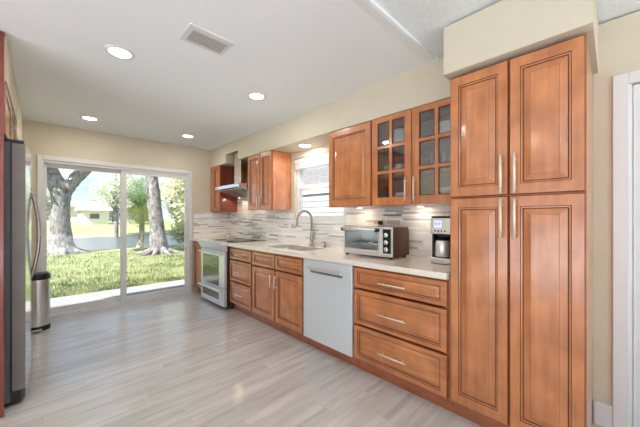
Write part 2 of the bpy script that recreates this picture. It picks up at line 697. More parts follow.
def bar_pull(parent, xf, c, length, axis, s=1, r=0.0058, off=0.032):
    """round bar handle in front of face xf; c = (y, z)"""
    mb = MB()
    x = xf - s * off
    y, z = c
    h = length / 2
    p = h * 0.72
    if axis == 'z':
        mb.cyl((x, y, z - h), (x, y, z + h), r, n=12)
        for q in (-p, p):
            mb.cyl((xf, y, z + q), (x, y, z + q), r * 0.7, n=10)
    else:
        mb.cyl((x, y - h, z), (x, y + h, z), r, n=12)
        for q in (-p, p):
            mb.cyl((xf, y + q, z), (x, y + q, z), r * 0.7, n=10)
    return obj('handle', mb, 'nickel', parent)


# ------------------------------------------------------------------ room shell
H = 2.44
struct('floor', MB().box(-3.6, 2.44, -4.0, 4.93, -0.1, 0.0), 'plank')
c1 = MB().box(-1.0, 2.56, 0.99, 5.05, H, H + 0.14)
struct('ceiling', c1, 'ceil')
struct('ceiling', MB().box(-3.6, 2.56, -4.1, 0.915, H + 0.012, H + 0.14), 'ceil2')
struct('ceiling', MB().box(-3.6, -1.0, 0.99, 2.7, H, H + 0.14), 'ceil')
# skim-coated step where the two ceilings meet
struct('trim_1', MB().prism([(0.915, H - 0.006), (0.93, H - 0.008), (0.99, H), (0.99, H + 0.14), (0.915, H + 0.14)], 'x', -3.6, 2.112), 'ceil')

# right wall with window and door openings
WY0, WY1, WZ0, WZ1 = 2.085, 2.995, 1.205, 2.05
wr = MB()
wr.box(2.44, 2.56, -0.064, WY0, 0, H)
wr.box(2.44, 2.56, WY0, WY1, 0, WZ0)
wr.box(2.44, 2.56, WY0, WY1, WZ1, H)
wr.box(2.44, 2.56, WY1, 5.05, 0, H)
wr.box(2.44, 2.56, -0.90, -0.064, 2.035, H)
wr.box(2.44, 2.56, -4.1, -0.90, 0, H + 0.012)
struct('wall_right', wr, 'wall')
DX0, DX1, DZ1 = 0.0, 1.765, 1.995
wf = MB()
wf.box(-1.0, DX0, 4.93, 5.05, 0, H)
wf.box(DX1, 2.44, 4.93, 5.05, 0, H)
wf.box(DX0, DX1, 4.93, 5.05, DZ1, H)
struct('wall_far', wf, 'wall')
wl = MB()
wl.box(-1.0, -0.158, 3.725, 4.93, 0, H)
wl.box(-1.1, -1.0, 2.70, 5.05, 0, H)
wl.box(-3.6, -1.0, 2.70, 2.80, 0, H)
wl.box(-3.7, -3.6, -4.1, -3.4, 0, H + 0.012)
wl.box(-3.7, -3.6, 2.0, 2.80, 0, H + 0.012)
wl.box(-3.7, -3.6, -3.4, 2.0, 2.15, H + 0.012)  # wide unseen opening below, added to let sun onto floor and cabinets
struct('wall_left', wl, 'wall')
wb = MB()
wb.box(-3.6, -3.3, -4.1, -4.0, 0, H)
wb.box(2.2, 2.44, -4.1, -4.0, 0, H)
wb.box(-3.3, 2.2, -4.1, -4.0, 2.2, H)  # unseen wall left open below so skylight fills the room
struct('wall_back', wb, 'wall')
# soffits
NY0, NY1, NZ = 3.925, 4.325, 2.275
so = MB().prism([(0.735, 2.135), (NY0, 2.135), (NY0, NZ), (NY1, NZ), (NY1, 2.135), (4.93, 2.135), (4.93, H), (0.735, H)], 'x', 2.112, 2.44)
struct('soffit', so, 'wall')
struct('soffit', MB().box(1.79, 2.44, 0.062, 0.735, 2.147, H), 'wall')
struct('soffit', MB().box(-1.0, -0.16, 2.715, 3.725, 2.135, H), 'wall')
# baseboards
struct('baseboard_right', MB().box(2.425, 2.44, 0.001, 0.083, 0, 0.14, bev=0.004), 'white')
struct('baseboard_far', MB().box(-0.158, -0.04, 4.915, 4.93, 0, 0.11, bev=0.004), 'white')
struct('baseboard_left', MB().box(-0.158, -0.145, 3.73, 4.91, 0, 0.11, bev=0.004), 'white')

# white interior door with casing on the right wall
d2 = thing('door_2', 'white interior door with white casing right of the tall cabinet', 'door', (2.44, -0.43, 0))
d2['kind'] = 'structure'
cs = MB()
cs.box(2.422, 2.44, -0.066, 0.001, 0, 2.10, bev=0.004)
cs.box(2.422, 2.44, -0.967, -0.90, 0, 2.10, bev=0.004)
cs.box(2.422, 2.44, -0.90, -0.066, 2.033, 2.10, bev=0.004)
cs.box(2.442, 2.56, -0.080, -0.064, 0, 2.035)
cs.box(2.442, 2.56, -0.90, -0.884, 0, 2.035)
obj('casing', cs, 'white', d2)
cs = None
sl = MB().box(2.455, 2.495, -0.882, -0.083, 0.008, 2.030, bev=0.002)
obj('door_stop', MB().box(2.497, 2.555, -0.883, -0.860, 0, 2.034).box(2.497, 2.555, -0.106, -0.081, 0, 2.034).box(2.497, 2.555, -0.860, -0.106, 2.0, 2.034).box(2.497, 2.555, -0.860, -0.106, 0, 0.03), 'white', d2)
for (a, b) in ((0.2, 0.95), (1.1, 1.85)):
    for (q, r_) in ((-0.79, -0.52), (-0.45, -0.18)):
        sl.box(2.451, 2.457, q, r_, a, b, bev=0.002)
obj('door_slab', sl, 'doorwhite', d2)

# sliding glass door
d1 = thing('door_1', 'wide white sliding glass patio door looking onto the lawn', 'door', (0.88, 4.93, 0))
d1['kind'] = 'structure'
cs = MB()
cs.box(-0.038, 0.012, 4.912, 4.93, 0, 2.035, bev=0.004)
cs.box(1.748, 1.803, 4.912, 4.93, 0, 2.035, bev=0.004)
cs.box(0.012, 1.748, 4.912, 4.93, 1.98, 2.035, bev=0.004)
obj('casing', cs, 'white', d1)
fr = MB()
fr.box(0.0, 0.022, 4.93, 5.06, 0, 1.995)
fr.box(1.743, 1.765, 4.93, 5.06, 0, 1.995)
fr.box(0.022, 1.743, 4.93, 5.06, 1.95, 1.995)
fr.box(0.022, 1.743, 4.922, 5.06, 0.0, 0.035)
obj('frame', fr, 'white', d1)


def slider(x0, x1, y, zlo, zhi, sl_, sr_, handle):
    p = MB()
    p.box(x0, x0 + sl_, y, y + 0.035, zlo, zhi, bev=0.003)
    p.box(x1 - sr_, x1, y, y + 0.035, zlo, zhi, bev=0.003)
    p.box(x0 + sl_, x1 - sr_, y, y + 0.035, zhi - 0.05, zhi, bev=0.003)
    p.box(x0 + sl_, x1 - sr_, y, y + 0.035, zlo, zlo + 0.075, bev=0.003)
    pn = obj('sash', p, 'white', d1)
    obj('glass_pane', MB().box(x0 + sl_ - 0.004, x1 - sr_ + 0.004, y + 0.014, y + 0.020, zlo + 0.07, zhi - 0.045), 'glass', pn)
    if handle:
        obj('handle', MB().box(x1 - 0.035, x1 - 0.015, y - 0.03, y, 0.95, 1.15, bev=0.004), 'white', pn)


slider(0.022, 0.882, 4.99, 0.035, 1.95, 0.026, 0.060, False)
slider(0.822, 1.743, 4.945, 0.035, 1.95, 0.066, 0.040, True)

# kitchen window
w1 = thing('window_1', 'white single-hung window over the sink', 'window', (2.5, 2.53, WZ0))
w1['kind'] = 'structure'
f = MB()
f.box(2.47, 2.55, WY0, WY0 + 0.04, WZ0, WZ1)
f.box(2.47, 2.55, WY1 - 0.04, WY1, WZ0, WZ1)
f.box(2.47, 2.55, WY0 + 0.04, WY1 - 0.04, WZ1 - 0.04, WZ1)
f.box(2.47, 2.55, WY0 + 0.04, WY1 - 0.04, WZ0, WZ0 + 0.045)
obj('window_frame', f, 'white', w1)
obj('window_sill', MB().box(2.425, 2.475, WY0 - 0.012, WY1 + 0.012, WZ0 - 0.022, WZ0 + 0.002, bev=0.004), 'white', w1)
s1 = MB()
s1.box(2.485, 2.515, WY0 + 0.04, WY1 - 0.04, 1.615, 1.655, bev=0.003)
s1.box(2.485, 2.515, WY0 + 0.04, WY0 + 0.075, WZ0 + 0.045, 1.615)
s1.box(2.485, 2.515, WY1 - 0.075, WY1 - 0.04, WZ0 + 0.045, 1.615)
s1.box(2.485, 2.515, WY0 + 0.075, WY1 - 0.075, WZ0 + 0.045, WZ0 + 0.08)
sh = obj('lower_sash', s1, 'white', w1)
obj('glass_pane', MB().box(2.498, 2.502, WY0 + 0.07, WY1 - 0.07, WZ0 + 0.075, 1.62), 'glass', sh)
s2 = MB()
s2.box(2.52, 2.545, WY0 + 0.04, WY1 - 0.04, 1.62, 1.65, bev=0.003)
s2.box(2.52, 2.545, WY0 + 0.04, WY0 + 0.07, 1.65, WZ1 - 0.04)
s2.box(2.52, 2.545, WY1 - 0.07, WY1 - 0.04, 1.65, WZ1 - 0.04)
sh = obj('upper_sash', s2, 'white', w1)
obj('glass_pane', MB().box(2.53, 2.534, WY0 + 0.06, WY1 - 0.06, 1.64, WZ1 - 0.03), 'glass', sh)
bl = thing('window_blind', 'white blind drawn up to the top of the sink window', 'blind', (2.46, 2.53, 1.93))
obj('headrail', MB().box(2.425, 2.465, WY0 + 0.015, WY1 - 0.015, 1.985, 2.025, bev=0.003), 'blind', bl)
sk = MB()
for k in range(7):
    sk.box(2.428, 2.462, WY0 + 0.02, WY1 - 0.02, 1.925 + k * 0.008, 1.930 + k * 0.008)
obj('gathered_slats', sk, 'blind', bl)
obj('bottom_rail', MB().box(2.43, 2.46, WY0 + 0.02, WY1 - 0.02, 1.905, 1.921, bev=0.003), 'blind', bl)

# ------------------------------------------------------------------ lights in the ceiling
def can_light(x, y, label, z=H):
    t = thing('recessed_light', label, 'ceiling light', (x, y, z), 'recessed ceiling lights')
    obj('trim_ring', MB().lathe((x, y, z), [(0.066, -0.004), (0.072, -0.009), (0.088, -0.006), (0.092, 0.0)], 36), 'white', t)
    obj('diffuser', MB().lathe((x, y, z), [(0.0, -0.006), (0.05, -0.0055), (0.067, -0.004)], 36), 'lamp', t)
    ld = bpy.data.lights.new('can_lamp', 'AREA')
    ld.shape = 'DISK'
    ld.size = 0.13
    ld.energy = CAN_W
    ld.color = (1.0, 0.95, 0.87)
    lo = bpy.data.objects.new('can_lamp', ld)
    COL.objects.link(lo)
    lo.parent = t
    lo.location = (0, 0, -0.012)
    return t


can_light(0.40, 2.455, 'big round recessed ceiling light nearest the camera, left of the vent')
can_light(1.495, 2.41, 'round recessed ceiling light nearest the window and hanging cabinets')
can_light(0.41, 4.33, 'round recessed ceiling light by the patio door, above its left pane')
can_light(1.515, 4.285, 'round recessed ceiling light near the range hood, above the right patio pane')
can_light(2.28, 2.60, 'round recessed light in the soffit right over the sink window', 2.135)
for (x, y) in ((0.5, -0.8), (-1.6, 0.9), (0.6, -1.6), (-1.6, -1.4)):  # extra lamps out of view, added to brighten the room
    can_light(x, y, 'unseen recessed ceiling light added behind the camera to brighten the room', H + 0.012)

v = thing('ceiling_vent', 'white louvred air vent set in the ceiling', 'vent', (0.787, 1.885, H))
fm = MB()
x0, x1, y0, y1 = 0.642, 0.935, 1.783, 1.985
fm.box(x0, x1, y0, y0 + 0.045, H - 0.008, H, bev=0.002)
fm.box(x0, x1, y1 - 0.022, y1, H - 0.008, H, bev=0.002)
fm.box(x0, x0 + 0.038, y0 + 0.045, y1 - 0.022, H - 0.008, H, bev=0.002)
fm.box(x1 - 0.024, x1, y0 + 0.045, y1 - 0.022, H - 0.008, H, bev=0.002)
obj('frame', fm, 'white', v)
obj('duct_opening', MB().box(x0 + 0.036, x1 - 0.022, y0 + 0.043, y1 - 0.02, H - 0.001, H + 0.03), mat('duct_dark', srgb(84, 80, 78), 0.8, var=0.05), v)
M['louvre'] = mat('louvre_grey', srgb(190, 186, 184), 0.5, var=0.02)
for k in range(5):
    yy = y0 + 0.052 + k * 0.0262
    obj('louvre', MB().prism([(yy, H - 0.005), (yy, H - 0.0035), (yy + 0.0145, H - 0.0065), (yy + 0.0145, H - 0.008)], 'x', x0 + 0.037, x1 - 0.023), 'louvre', v)

# ------------------------------------------------------------------ tall cabinet
XF = 1.832                # front face of base and tall doors
XC = XF + 0.020           # front of the boxes behind them
XB = 2.432
t = thing('tall_cabinet', 'tall honey maple pantry cabinet with four raised panel doors beside the counter', 'cabinet', (2.1, 0.40, 0))
obj('cabinet_body', MB().box(XC, XB, 0.086, 0.714, 0.105, 2.134), ['wood'], t)
obj('toe_kick', MB().box(1.905, XB, 0.086, 0.714, 0, 0.105), 'kick', t)
for (y0, y1, z0, z1, hy) in ((0.400, 0.712, 1.386, 2.127, 0.430), (0.088, 0.396, 1.386, 2.127, 0.366),
                             (0.400, 0.712, 0.116, 1.380, 0.430), (0.088, 0.396, 0.116, 1.380, 0.366)):
    d = obj('door', raised_front(MB(), y0, y1, z0, z1, XF, 0.019, 0.050, 0.058), FRONT, t)
    bar_pull(d, XF, (hy, 1.500 if z1 > 2 else 1.257), 0.212, 'z', r=0.0068)

# ------------------------------------------------------------------ base cabinets
def base_box(t, y0, y1, top=0.872):
    th = 0.018
    b = MB()
    b.box(XC, XB, y0, y0 + th, 0.105, top)
    b.box(XC, XB, y1 - th, y1, 0.105, top)
    b.box(XC, XB, y0 + th, y1 - th, 0.105, 0.125)
    b.box(XB - 0.01, XB, y0 + th, y1 - th, 0.125, top)
    b.box(XC, XC + th, y0 + th, y0 + 0.045, 0.125, top)
    b.box(XC, XC + th, y1 - 0.045, y1 - th, 0.125, top)
    b.box(XC, XC + th, y0 + 0.045, y1 - 0.045, top - 0.03, top)
    b.box(XC, XC + th, y0 + 0.045, y1 - 0.045, 0.125, 0.145)
    obj('cabinet_body', b, 'wood', t)
    obj('toe_kick', MB().box(1.905, 1.92, y0, y1, 0, 0.105), 'kick', t)


t = thing('drawer_cabinet', 'wide honey maple base cabinet with three long drawers beside the pantry', 'cabinet', (2.1, 1.10, 0))
base_box(t, 0.716, 1.488)
for (z0, z1, hz) in ((0.692, 0.858, 0.768), (0.400, 0.680, 0.532), (0.116, 0.388, 0.244)):
    d = obj('drawer', raised_front(MB(), 0.728, 1.484, z0, z1, XF, 0.019, 0.040, 0.030, slope=0.022), FRONTH, t)
    bar_pull(d, XF, (1.118, hz), 0.225, 'y', r=0.005)

t = thing('dishwasher', 'stainless steel built-in dishwasher between drawers and sink cabinet', 'dishwasher', (2.1, 1.795, 0))
obj('tub', MB().box(XC, 2.40, 1.492, 2.102, 0.105, 0.868), 'fridgebody', t)
dp = obj('door', MB().box(1.822, 1.851, 1.494, 2.100, 0.113, 0.868, bev=0.005), 'dw', t)
hb = MB()
hb.box(1.786, 1.798, 1.585, 2.010, 0.772, 0.800, bev=0.005)
hb.box(1.796, 1.824, 1.600, 1.625, 0.778, 0.796)
hb.box(1.796, 1.824, 1.970, 1.995, 0.778, 0.796)
obj('handle', hb, 'range_steel', dp)
obj('recess_shade', MB().box(1.8205, 1.823, 1.60, 1.995, 0.745, 0.772, bev=0.001), mat('shadow_grey_steel', srgb(150, 152, 152), 0.35, 0.9, var=0.03), dp)  # flat strip, shade below the handle put into its grey
obj('toe_kick', MB().box(1.905, 1.92, 1.492, 2.102, 0, 0.105), 'kick', t)

t = thing('sink_cabinet', 'honey maple sink base cabinet with two doors under two short fronts', 'cabinet', (2.1, 2.59, 0))
base_box(t, 2.106, 3.076)
for (y0, y1, hy) in ((2.125, 2.585, 2.557), (2.597, 3.062, 2.640)):
    obj('false_drawer', raised_front(MB(), y0, y1, 0.690, 0.850, XF, 0.019, 0.042, 0.034, slope=0.022), FRONTH, t)
    d = obj('door', raised_front(MB(), y0, y1, 0.118, 0.678, XF, 0.019, 0.055, 0.055), FRONT, t)
    bar_pull(d, XF, (hy, 0.555), 0.15, 'z', r=0.005)

t = thing('drawer_cabinet', 'narrower honey maple base cabinet with three drawers beside the range', 'cabinet', (2.1, 3.365, 0))
base_box(t, 3.080, 3.648)
for (z0, z1, hz) in ((0.705, 0.850, 0.772), (0.415, 0.693, 0.552), (0.118, 0.403, 0.262)):
    d = obj('drawer', raised_front(MB(), 3.088, 3.640, z0, z1, XF, 0.019, 0.040, 0.032, slope=0.022), FRONTH, t)
    bar_pull(d, XF, (3.364, hz), 0.19, 'y', r=0.005)

t = thing('base_cabinet', 'slim honey maple base cabinet in the corner left of the range', 'cabinet', (2.1, 4.68, 0))
base_box(t, 4.436, 4.925)
d = obj('door', raised_front(MB(), 4.445, 4.915, 0.118, 0.850, XF, 0.019, 0.055, 0.055), FRONT, t)
bar_pull(d, XF, (4.50, 0.70), 0.15, 'z', r=0.005)

# countertops
SY0, SY1, SX0, SX1 = 2.235, 2.935, 1.925, 2.285
ct = MB()
ct.box(1.803, SX0, 0.720, 3.650, 0.874, 0.914)
ct.box(SX1, 2.434, 0.720, 3.650, 0.874, 0.914)
ct.box(SX0, SX1, 0.720, SY0, 0.874, 0.914)
ct.box(SX0, SX1, SY1, 3.650, 0.874, 0.914)
o = obj('countertop', ct, 'quartz', None, (2.1, 2.1, 0.874))
tag(o, 'long pale beige quartz countertop with a sink cutout over the base cabinets', 'countertop')
o = obj('countertop', MB().box(1.803, 2.434, 4.434, 4.924, 0.874, 0.914, bev=0.003), 'quartz', None, (2.1, 4.68, 0.874))
tag(o, 'short pale beige countertop in the corner left of the range', 'countertop')

# sink
s = MB()
x0, x1, y0, y1, zt, zb = SX0 - 0.012, SX1 + 0.012, SY0 - 0.012, SY1 + 0.012, 0.8735, 0.70
ins, th = 0.012, 0.002
def rr(x0, x1, y0, y1, z, r=0.05, n=5):
    pts = []
    for (cx, cy, a0) in ((x1 - r, y1 - r, 0), (x0 + r, y1 - r, PI / 2), (x0 + r, y0 + r, PI), (x1 - r, y0 + r, 1.5 * PI)):
        for k in range(n + 1):
            a = a0 + PI / 2 * k / n
            pts.append((cx + r * math.cos(a), cy + r * math.sin(a), z))
    return pts
s.ringtube([rr(x0, x1, y0, y1, zt), rr(x0 + ins, x1 - ins, y0 + ins, y1 - ins, zt),
            rr(x0 + 0.016, x1 - 0.016, y0 + 0.016, y1 - 0.016, zb + 0.02), rr(x0 + 0.04, x1 - 0.04, y0 + 0.04, y1 - 0.04, zb, 0.04)], caps=False)
s.add(rr(x0 + 0.04, x1 - 0.04, y0 + 0.04, y1 - 0.04, zb, 0.04), [list(range(24))])
t = thing('kitchen_sink', 'undermount stainless steel sink in the countertop below the window', 'sink', (2.1, 2.585, 0.70))
obj('basin', s, 'steel', t)
obj('drain', MB().lathe((2.1, 2.585, zb + 0.001), [(0.0, 0.002), (0.03, 0.002), (0.042, 0.005), (0.045, 0.0)], 24), 'chrome', t)

# faucet
t = thing('kitchen_faucet', 'brushed nickel gooseneck faucet standing behind the sink', 'faucet', (2.36, 2.565, 0.914))
obj('faucet_body', MB().lathe((2.36, 2.565, 0.914), [(0.030, 0.0), (0.030, 0.012), (0.021, 0.02), (0.019, 0.06), (0.024, 0.085), (0.024, 0.12), (0.017, 0.15), (0.0125, 0.19), (0.0125, 0.20)], 24), 'faucet', t)
pts = [(2.36, 2.565, 1.10)]
for k in range(0, 15):
    a = PI * k / 14
    pts.append((2.36 - 0.105 + 0.105 * math.cos(a), 2.565 + 0.018 * (1 - math.cos(a)) / 2, 1.235 + 0.105 * math.sin(a)))
pts.append((2.148, 2.584, 1.21))
obj('spout', MB().tube(pts, 0.0135, 14), 'faucet', t)
obj('spray_head', MB().tube([(2.149, 2.584, 1.225), (2.146, 2.584, 1.20), (2.142, 2.585, 1.172), (2.141, 2.585, 1.165)], [0.0125, 0.0145, 0.018, 0.016], 16), 'faucet', t)
obj('lever', MB().tube([(2.36, 2.565, 1.01), (2.36, 2.535, 1.02), (2.352, 2.515, 1.05), (2.345, 2.505, 1.085)], [0.012, 0.011, 0.007, 0.006], 12), 'faucet', t)
t = thing('soap_dispenser', 'small brushed nickel soap pump on the counter right of the faucet', 'soap dispenser', (2.385, 2.36, 0.914))
obj('pump_base', MB().lathe((2.385, 2.36, 0.914), [(0.020, 0), (0.020, 0.01), (0.011, 0.015), (0.010, 0.05), (0.013, 0.052), (0.013, 0.065), (0.0, 0.066)], 18), 'faucet', t)
obj('nozzle', MB().tube([(2.39, 2.36, 0.972), (2.36, 2.362, 0.977), (2.325, 2.364, 0.968)], 0.006, 10), 'faucet', t)

# ------------------------------------------------------------------ backsplash
bs = MB()
bs.box(2.430, 2.4395, 0.72, WY0 - 0.012, 0.915, 1.368)
bs.box(2.430, 2.4395, WY0 - 0.012, WY1 + 0.012, 0.915, WZ0 - 0.022)
bs.box(2.430, 2.4395, WY1 + 0.012, 3.655, 0.915, 1.368)
bs.box(2.430, 2.4395, 3.655, 4.535, 0.915, 1.70)
bs.box(2.430, 2.4395, 4.535, 4.929, 0.915, 1.368)
o = obj('backsplash', bs, 'mosaic', None, (2.435, 2.8, 0.914))
tag(o, 'backsplash of thin beige, grey and white strip mosaic behind the counter', 'backsplash')


def outlet(x, y, z, label, plug=False):
    t = thing('wall_outlet', label, 'outlet', (x, y, z))
    obj('cover_plate', MB().box(x - 0.007, x, y - 0.036, y + 0.036, z - 0.058, z + 0.058, bev=0.002), 'grout', t)
    for q in (-0.024, 0.024):
        obj('socket', MB().box(x - 0.009, x - 0.006, y - 0.016, y + 0.016, z + q - 0.017, z + q + 0.017, bev=0.001), 'white', t)
    return t


outlet(2.4295, 3.085, 1.16, 'white wall outlet on the mosaic left of the window')
outlet(2.4295, 1.98, 1.10, 'white wall outlet on the mosaic right of the window, left of the toaster oven')
outlet(2.4295, 1.585, 1.215, 'white wall outlet on the mosaic above the toaster oven')
pg = obj('power_plug', MB().box(2.385, 2.4205, 1.588, 1.626, 1.192, 1.230, bev=0.006).tube([(2.39, 1.607, 1.205), (2.37, 1.607, 1.17), (2.375, 1.60, 1.05), (2.38, 1.60, 0.93)], 0.004, 8), 'black', None, (2.40, 1.607, 1.2))
tag(pg, 'black power plug and cord in the outlet above the toaster oven', 'plug')

o = obj('backsplash', MB().box(1.832, 2.4295, 4.920, 4.929, 0.915, 1.345), 'mosaic', None, (2.1, 4.925, 0.914))
tag(o, 'short strip mosaic return on the end wall, between patio door and corner', 'backsplash')

# ------------------------------------------------------------------ wall cabinets
XU = 2.115
XUC = XU + 0.020
XUB = 2.4293
ZU0, ZU1 = 1.366, 2.133


def wall_box(t, y0, y1, z0=ZU0, z1=ZU1, side='wood', hollow=False):
    b = MB()
    if not hollow:
        b.box(XUC, XUB, y0, y1, z0, z1)
        return obj('cabinet_body', b, side, t)
    th = 0.016
    b.box(XUC, XUB, y0, y0 + th, z0, z1)
    b.box(XUC, XUB, y1 - th, y1, z0, z1)
    b.box(XUC, XUB, y0 + th, y1 - th, z0, z0 + th)
    b.box(XUC, XUB, y0 + th, y1 - th, z1 - th, z1)
    b.box(XUB - 0.008, XUB, y0 + th, y1 - th, z0 + th, z1 - th, 1)
    ym = 1.121
    b.box(XUC, XUC + th, ym - 0.018, ym + 0.018, z0 + th, z1 - th)
    return obj('cabinet_body', b, [side, 'inside'], t)


t = thing('wall_cabinet', 'honey maple wall cabinet with one raised panel door right of the window', 'cabinet', (2.28, 1.78, ZU0))
wall_box(t, 1.512, 2.046)
d = obj('door', raised_front(MB(), 1.516, 2.042, ZU0 + 0.003, ZU1 - 0.003, XU, 0.019, 0.058, 0.062), FRONT, t)

t = thing('glass_cabinet', 'honey maple wall cabinet with two six-pane glass doors over the coffee maker', 'cabinet', (2.28, 1.12, ZU0))
wall_box(t, 0.722, 1.508, hollow=True)
SH = (1.628, 1.862)
for z in SH:
    obj('shelf', MB().box(XUC + 0.03, XUB - 0.008, 0.738, 1.492, z - 0.018, z), 'inside', t)


def glass_door(t, y0, y1, hy):
    z0, z1 = ZU0 + 0.003, ZU1 - 0.003
    st, th = 0.058, 0.019
    b = MB()
    b.box(XU, XU + th, y0, y0 + st, z0, z1, 0, bev=0.003)
    b.box(XU, XU + th, y1 - st, y1, z0, z1, 0, bev=0.003)
    b.box(XU, XU + th, y0 + st, y1 - st, z0, z0 + st + 0.006, 0, bev=0.003)
    b.box(XU, XU + th, y0 + st, y1 - st, z1 - st + 0.014, z1, 0, bev=0.003)
    ya, yb, za, zb_ = y0 + st, y1 - st, z0 + st + 0.006, z1 - st + 0.014
    ym = (ya + yb) / 2
    m = 0.013
    rows = [za, za + (zb_ - za) / 3, za + 2 * (zb_ - za) / 3, zb_]
    b.box(XU + 0.001, XU + th, ym - m, ym + m, za, zb_, 0, bev=0.002)
    for z in rows[1:-1]:
        b.box(XU + 0.001, XU + th, ya, ym - m, z - m, z + m, 0, bev=0.002)
        b.box(XU + 0.001, XU + th, ym + m, yb, z - m, z + m, 0, bev=0.002)
    pn = MB()
    for i in range(3):
        for (a, c) in ((ya, ym - m), (ym + m, yb)):
            q0 = rows[i] + (m if i else 0)
            q1 = rows[i + 1] - (m if i < 2 else 0)
            e_ = 0.006                            # dark glazed bead round each pane
            b.box(XU + 0.004, XU + 0.014, a, a + e_, q0, q1, 1)
            b.box(XU + 0.004, XU + 0.014, c - e_, c, q0, q1, 1)
            b.box(XU + 0.004, XU + 0.014, a + e_, c - e_, q0, q0 + e_, 1)
            b.box(XU + 0.004, XU + 0.014, a + e_, c - e_, q1 - e_, q1, 1)
            pn.box(XU + 0.009, XU + 0.012, a + 0.003, c - 0.003, q0 + 0.003, q1 - 0.003)
    d = obj('door', b, FRONT, t)
    obj('glass_pane', pn, 'cabglass', d)
    bar_pull(d, XU, (hy, 1.488), 0.19, 'z', r=0.006)


glass_door(t, 1.125, 1.504, 1.164)
glass_door(t, 0.726, 1.117, 1.090)

t = thing('wall_cabinet', 'honey maple wall cabinet with two raised panel doors between hood and window', 'cabinet', (2.28, 3.355, ZU0))
wall_box(t, 3.055, 3.655)
for (y0, y1, hy) in ((3.060, 3.330, 3.300), (3.338, 3.650, 3.368)):
    d = obj('door', raised_front(MB(), y0, y1, ZU0 + 0.003, ZU1 - 0.003, XU, 0.019, 0.052, 0.058), FRONT, t)
    bar_pull(d, XU, (hy, 1.485), 0.16, 'z', r=0.005)

t = thing('wall_cabinet', 'slim wall cabinet in the corner left of the range hood, side with painted shade', 'cabinet', (2.28, 4.73, ZU0))
wall_box(t, 4.545, 4.925, side='red_shade')  # body coloured dark red to imitate reflection and hood shade
d = obj('door', raised_front(MB(), 4.550, 4.800, ZU0 + 0.003, ZU1 - 0.003, XU, 0.019, 0.050, 0.058), FRONT, t)
obj('filler_strip', MB().box(XU + 0.004, XUC, 4.804, 4.922, ZU0 + 0.003, ZU1 - 0.003), 'wood', t)


def puck(x, y, label):
    t = thing('under_cabinet_light', label, 'cabinet light', (x, y, ZU0), 'under-cabinet puck lights')
    obj('housing', MB().lathe((x, y, ZU0), [(0.034, 0.0), (0.034, -0.008), (0.028, -0.011)], 24), 'white', t)
    obj('diffuser', MB().lathe((x, y, ZU0), [(0.0, -0.0125), (0.027, -0.0115)], 24), 'lampwarm', t)
    ld = bpy.data.lights.new('puck_lamp', 'AREA')
    ld.shape = 'DISK'
    ld.size = 0.05
    ld.energy = PUCK_W
    ld.color = (1.0, 0.80, 0.56)
    lo = bpy.data.objects.new('puck_lamp', ld)
    COL.objects.link(lo)
    lo.parent = t
    lo.location = (0, 0, -0.016)


puck(2.322, 1.80, 'small lit puck light under the single-door wall cabinet')
puck(2.345, 1.16, 'small lit puck light under the glass-door wall cabinet')

# dishes behind the glass doors
def bowl_at(x, y, z, r, h, label, group):
    b = MB().lathe((x, y, z), [(0.0, 0.002), (r * 0.45, 0.0), (r * 0.5, 0.004), (r * 0.85, h * 0.5), (r, h), (r - 0.004, h), (r * 0.80, h * 0.5), (r * 0.4, 0.010), (0.0, 0.009)], 28)
    return tag(obj('bowl', b, 'ceramic', None, (x, y, z)), label, 'bowl', group)


pos = ['bottom', 'second from the bottom', 'third from the bottom', 'top']
for k in range(4):
    bowl_at(2.29, 1.315, SH[1] + 0.001 + k * 0.035, 0.072, 0.068, 'white bowl, %s of the stack behind the left glass door' % pos[k], 'white bowls behind the glass doors')
for k in range(3):
    bowl_at(2.29, 0.905, SH[1] + 0.001 + k * 0.035, 0.085, 0.07, 'white bowl, %s of the stack behind the right glass door' % ['bottom', 'middle', 'top'][k], 'white bowls behind the glass doors')
for k in range(4):
    z = ZU0 + 0.017 + k * 0.0105
    b = MB().lathe((2.28, 0.905, z), [(0.0, 0.002), (0.055, 0.0), (0.06, 0.003), (0.108, 0.017), (0.11, 0.020), (0.104, 0.019), (0.06, 0.008), (0.0, 0.007)], 32)
    tag(obj('plate', b, 'ceramic', None, (2.28, 0.905, z)), 'white plate, %s of the stack in the glass cabinet' % pos[k], 'plate', 'white plates on the bottom shelf')
bowl_at(2.28, 0.905, ZU0 + 0.017 + 4 * 0.0105 + 0.022, 0.075, 0.05, 'white bowl resting on the plates behind the right glass door', 'white bowls behind the glass doors')


def tumbler(x, y, z, r, h, label):
    b = MB().lathe((x, y, z), [(0.0, 0.0), (r * 0.75, 0.0), (r * 0.8, 0.004), (r, h), (r - 0.003, h), (r * 0.72, 0.010), (0.0, 0.009)], 20)
    return tag(obj('drinking_glass', b, 'clearglass', None, (x, y, z)), label, 'glass', 'drinking glasses on the middle shelf')


for (x, y, lab) in ((2.22, 0.86, 'clear tumbler at the front right of the middle shelf in the glass cabinet'),
                    (2.22, 0.955, 'clear tumbler at front of the middle shelf, behind the right door centre'),
                    (2.31, 0.90, 'clear tumbler at the back right of the middle shelf'),
                    (2.22, 1.05, 'clear tumbler on the middle shelf near the door handles'),
                    (2.31, 1.01, 'clear tumbler at the back of the middle shelf, right door side')):
    tumbler(x, y, SH[0] + 0.001, 0.036, 0.13, lab)
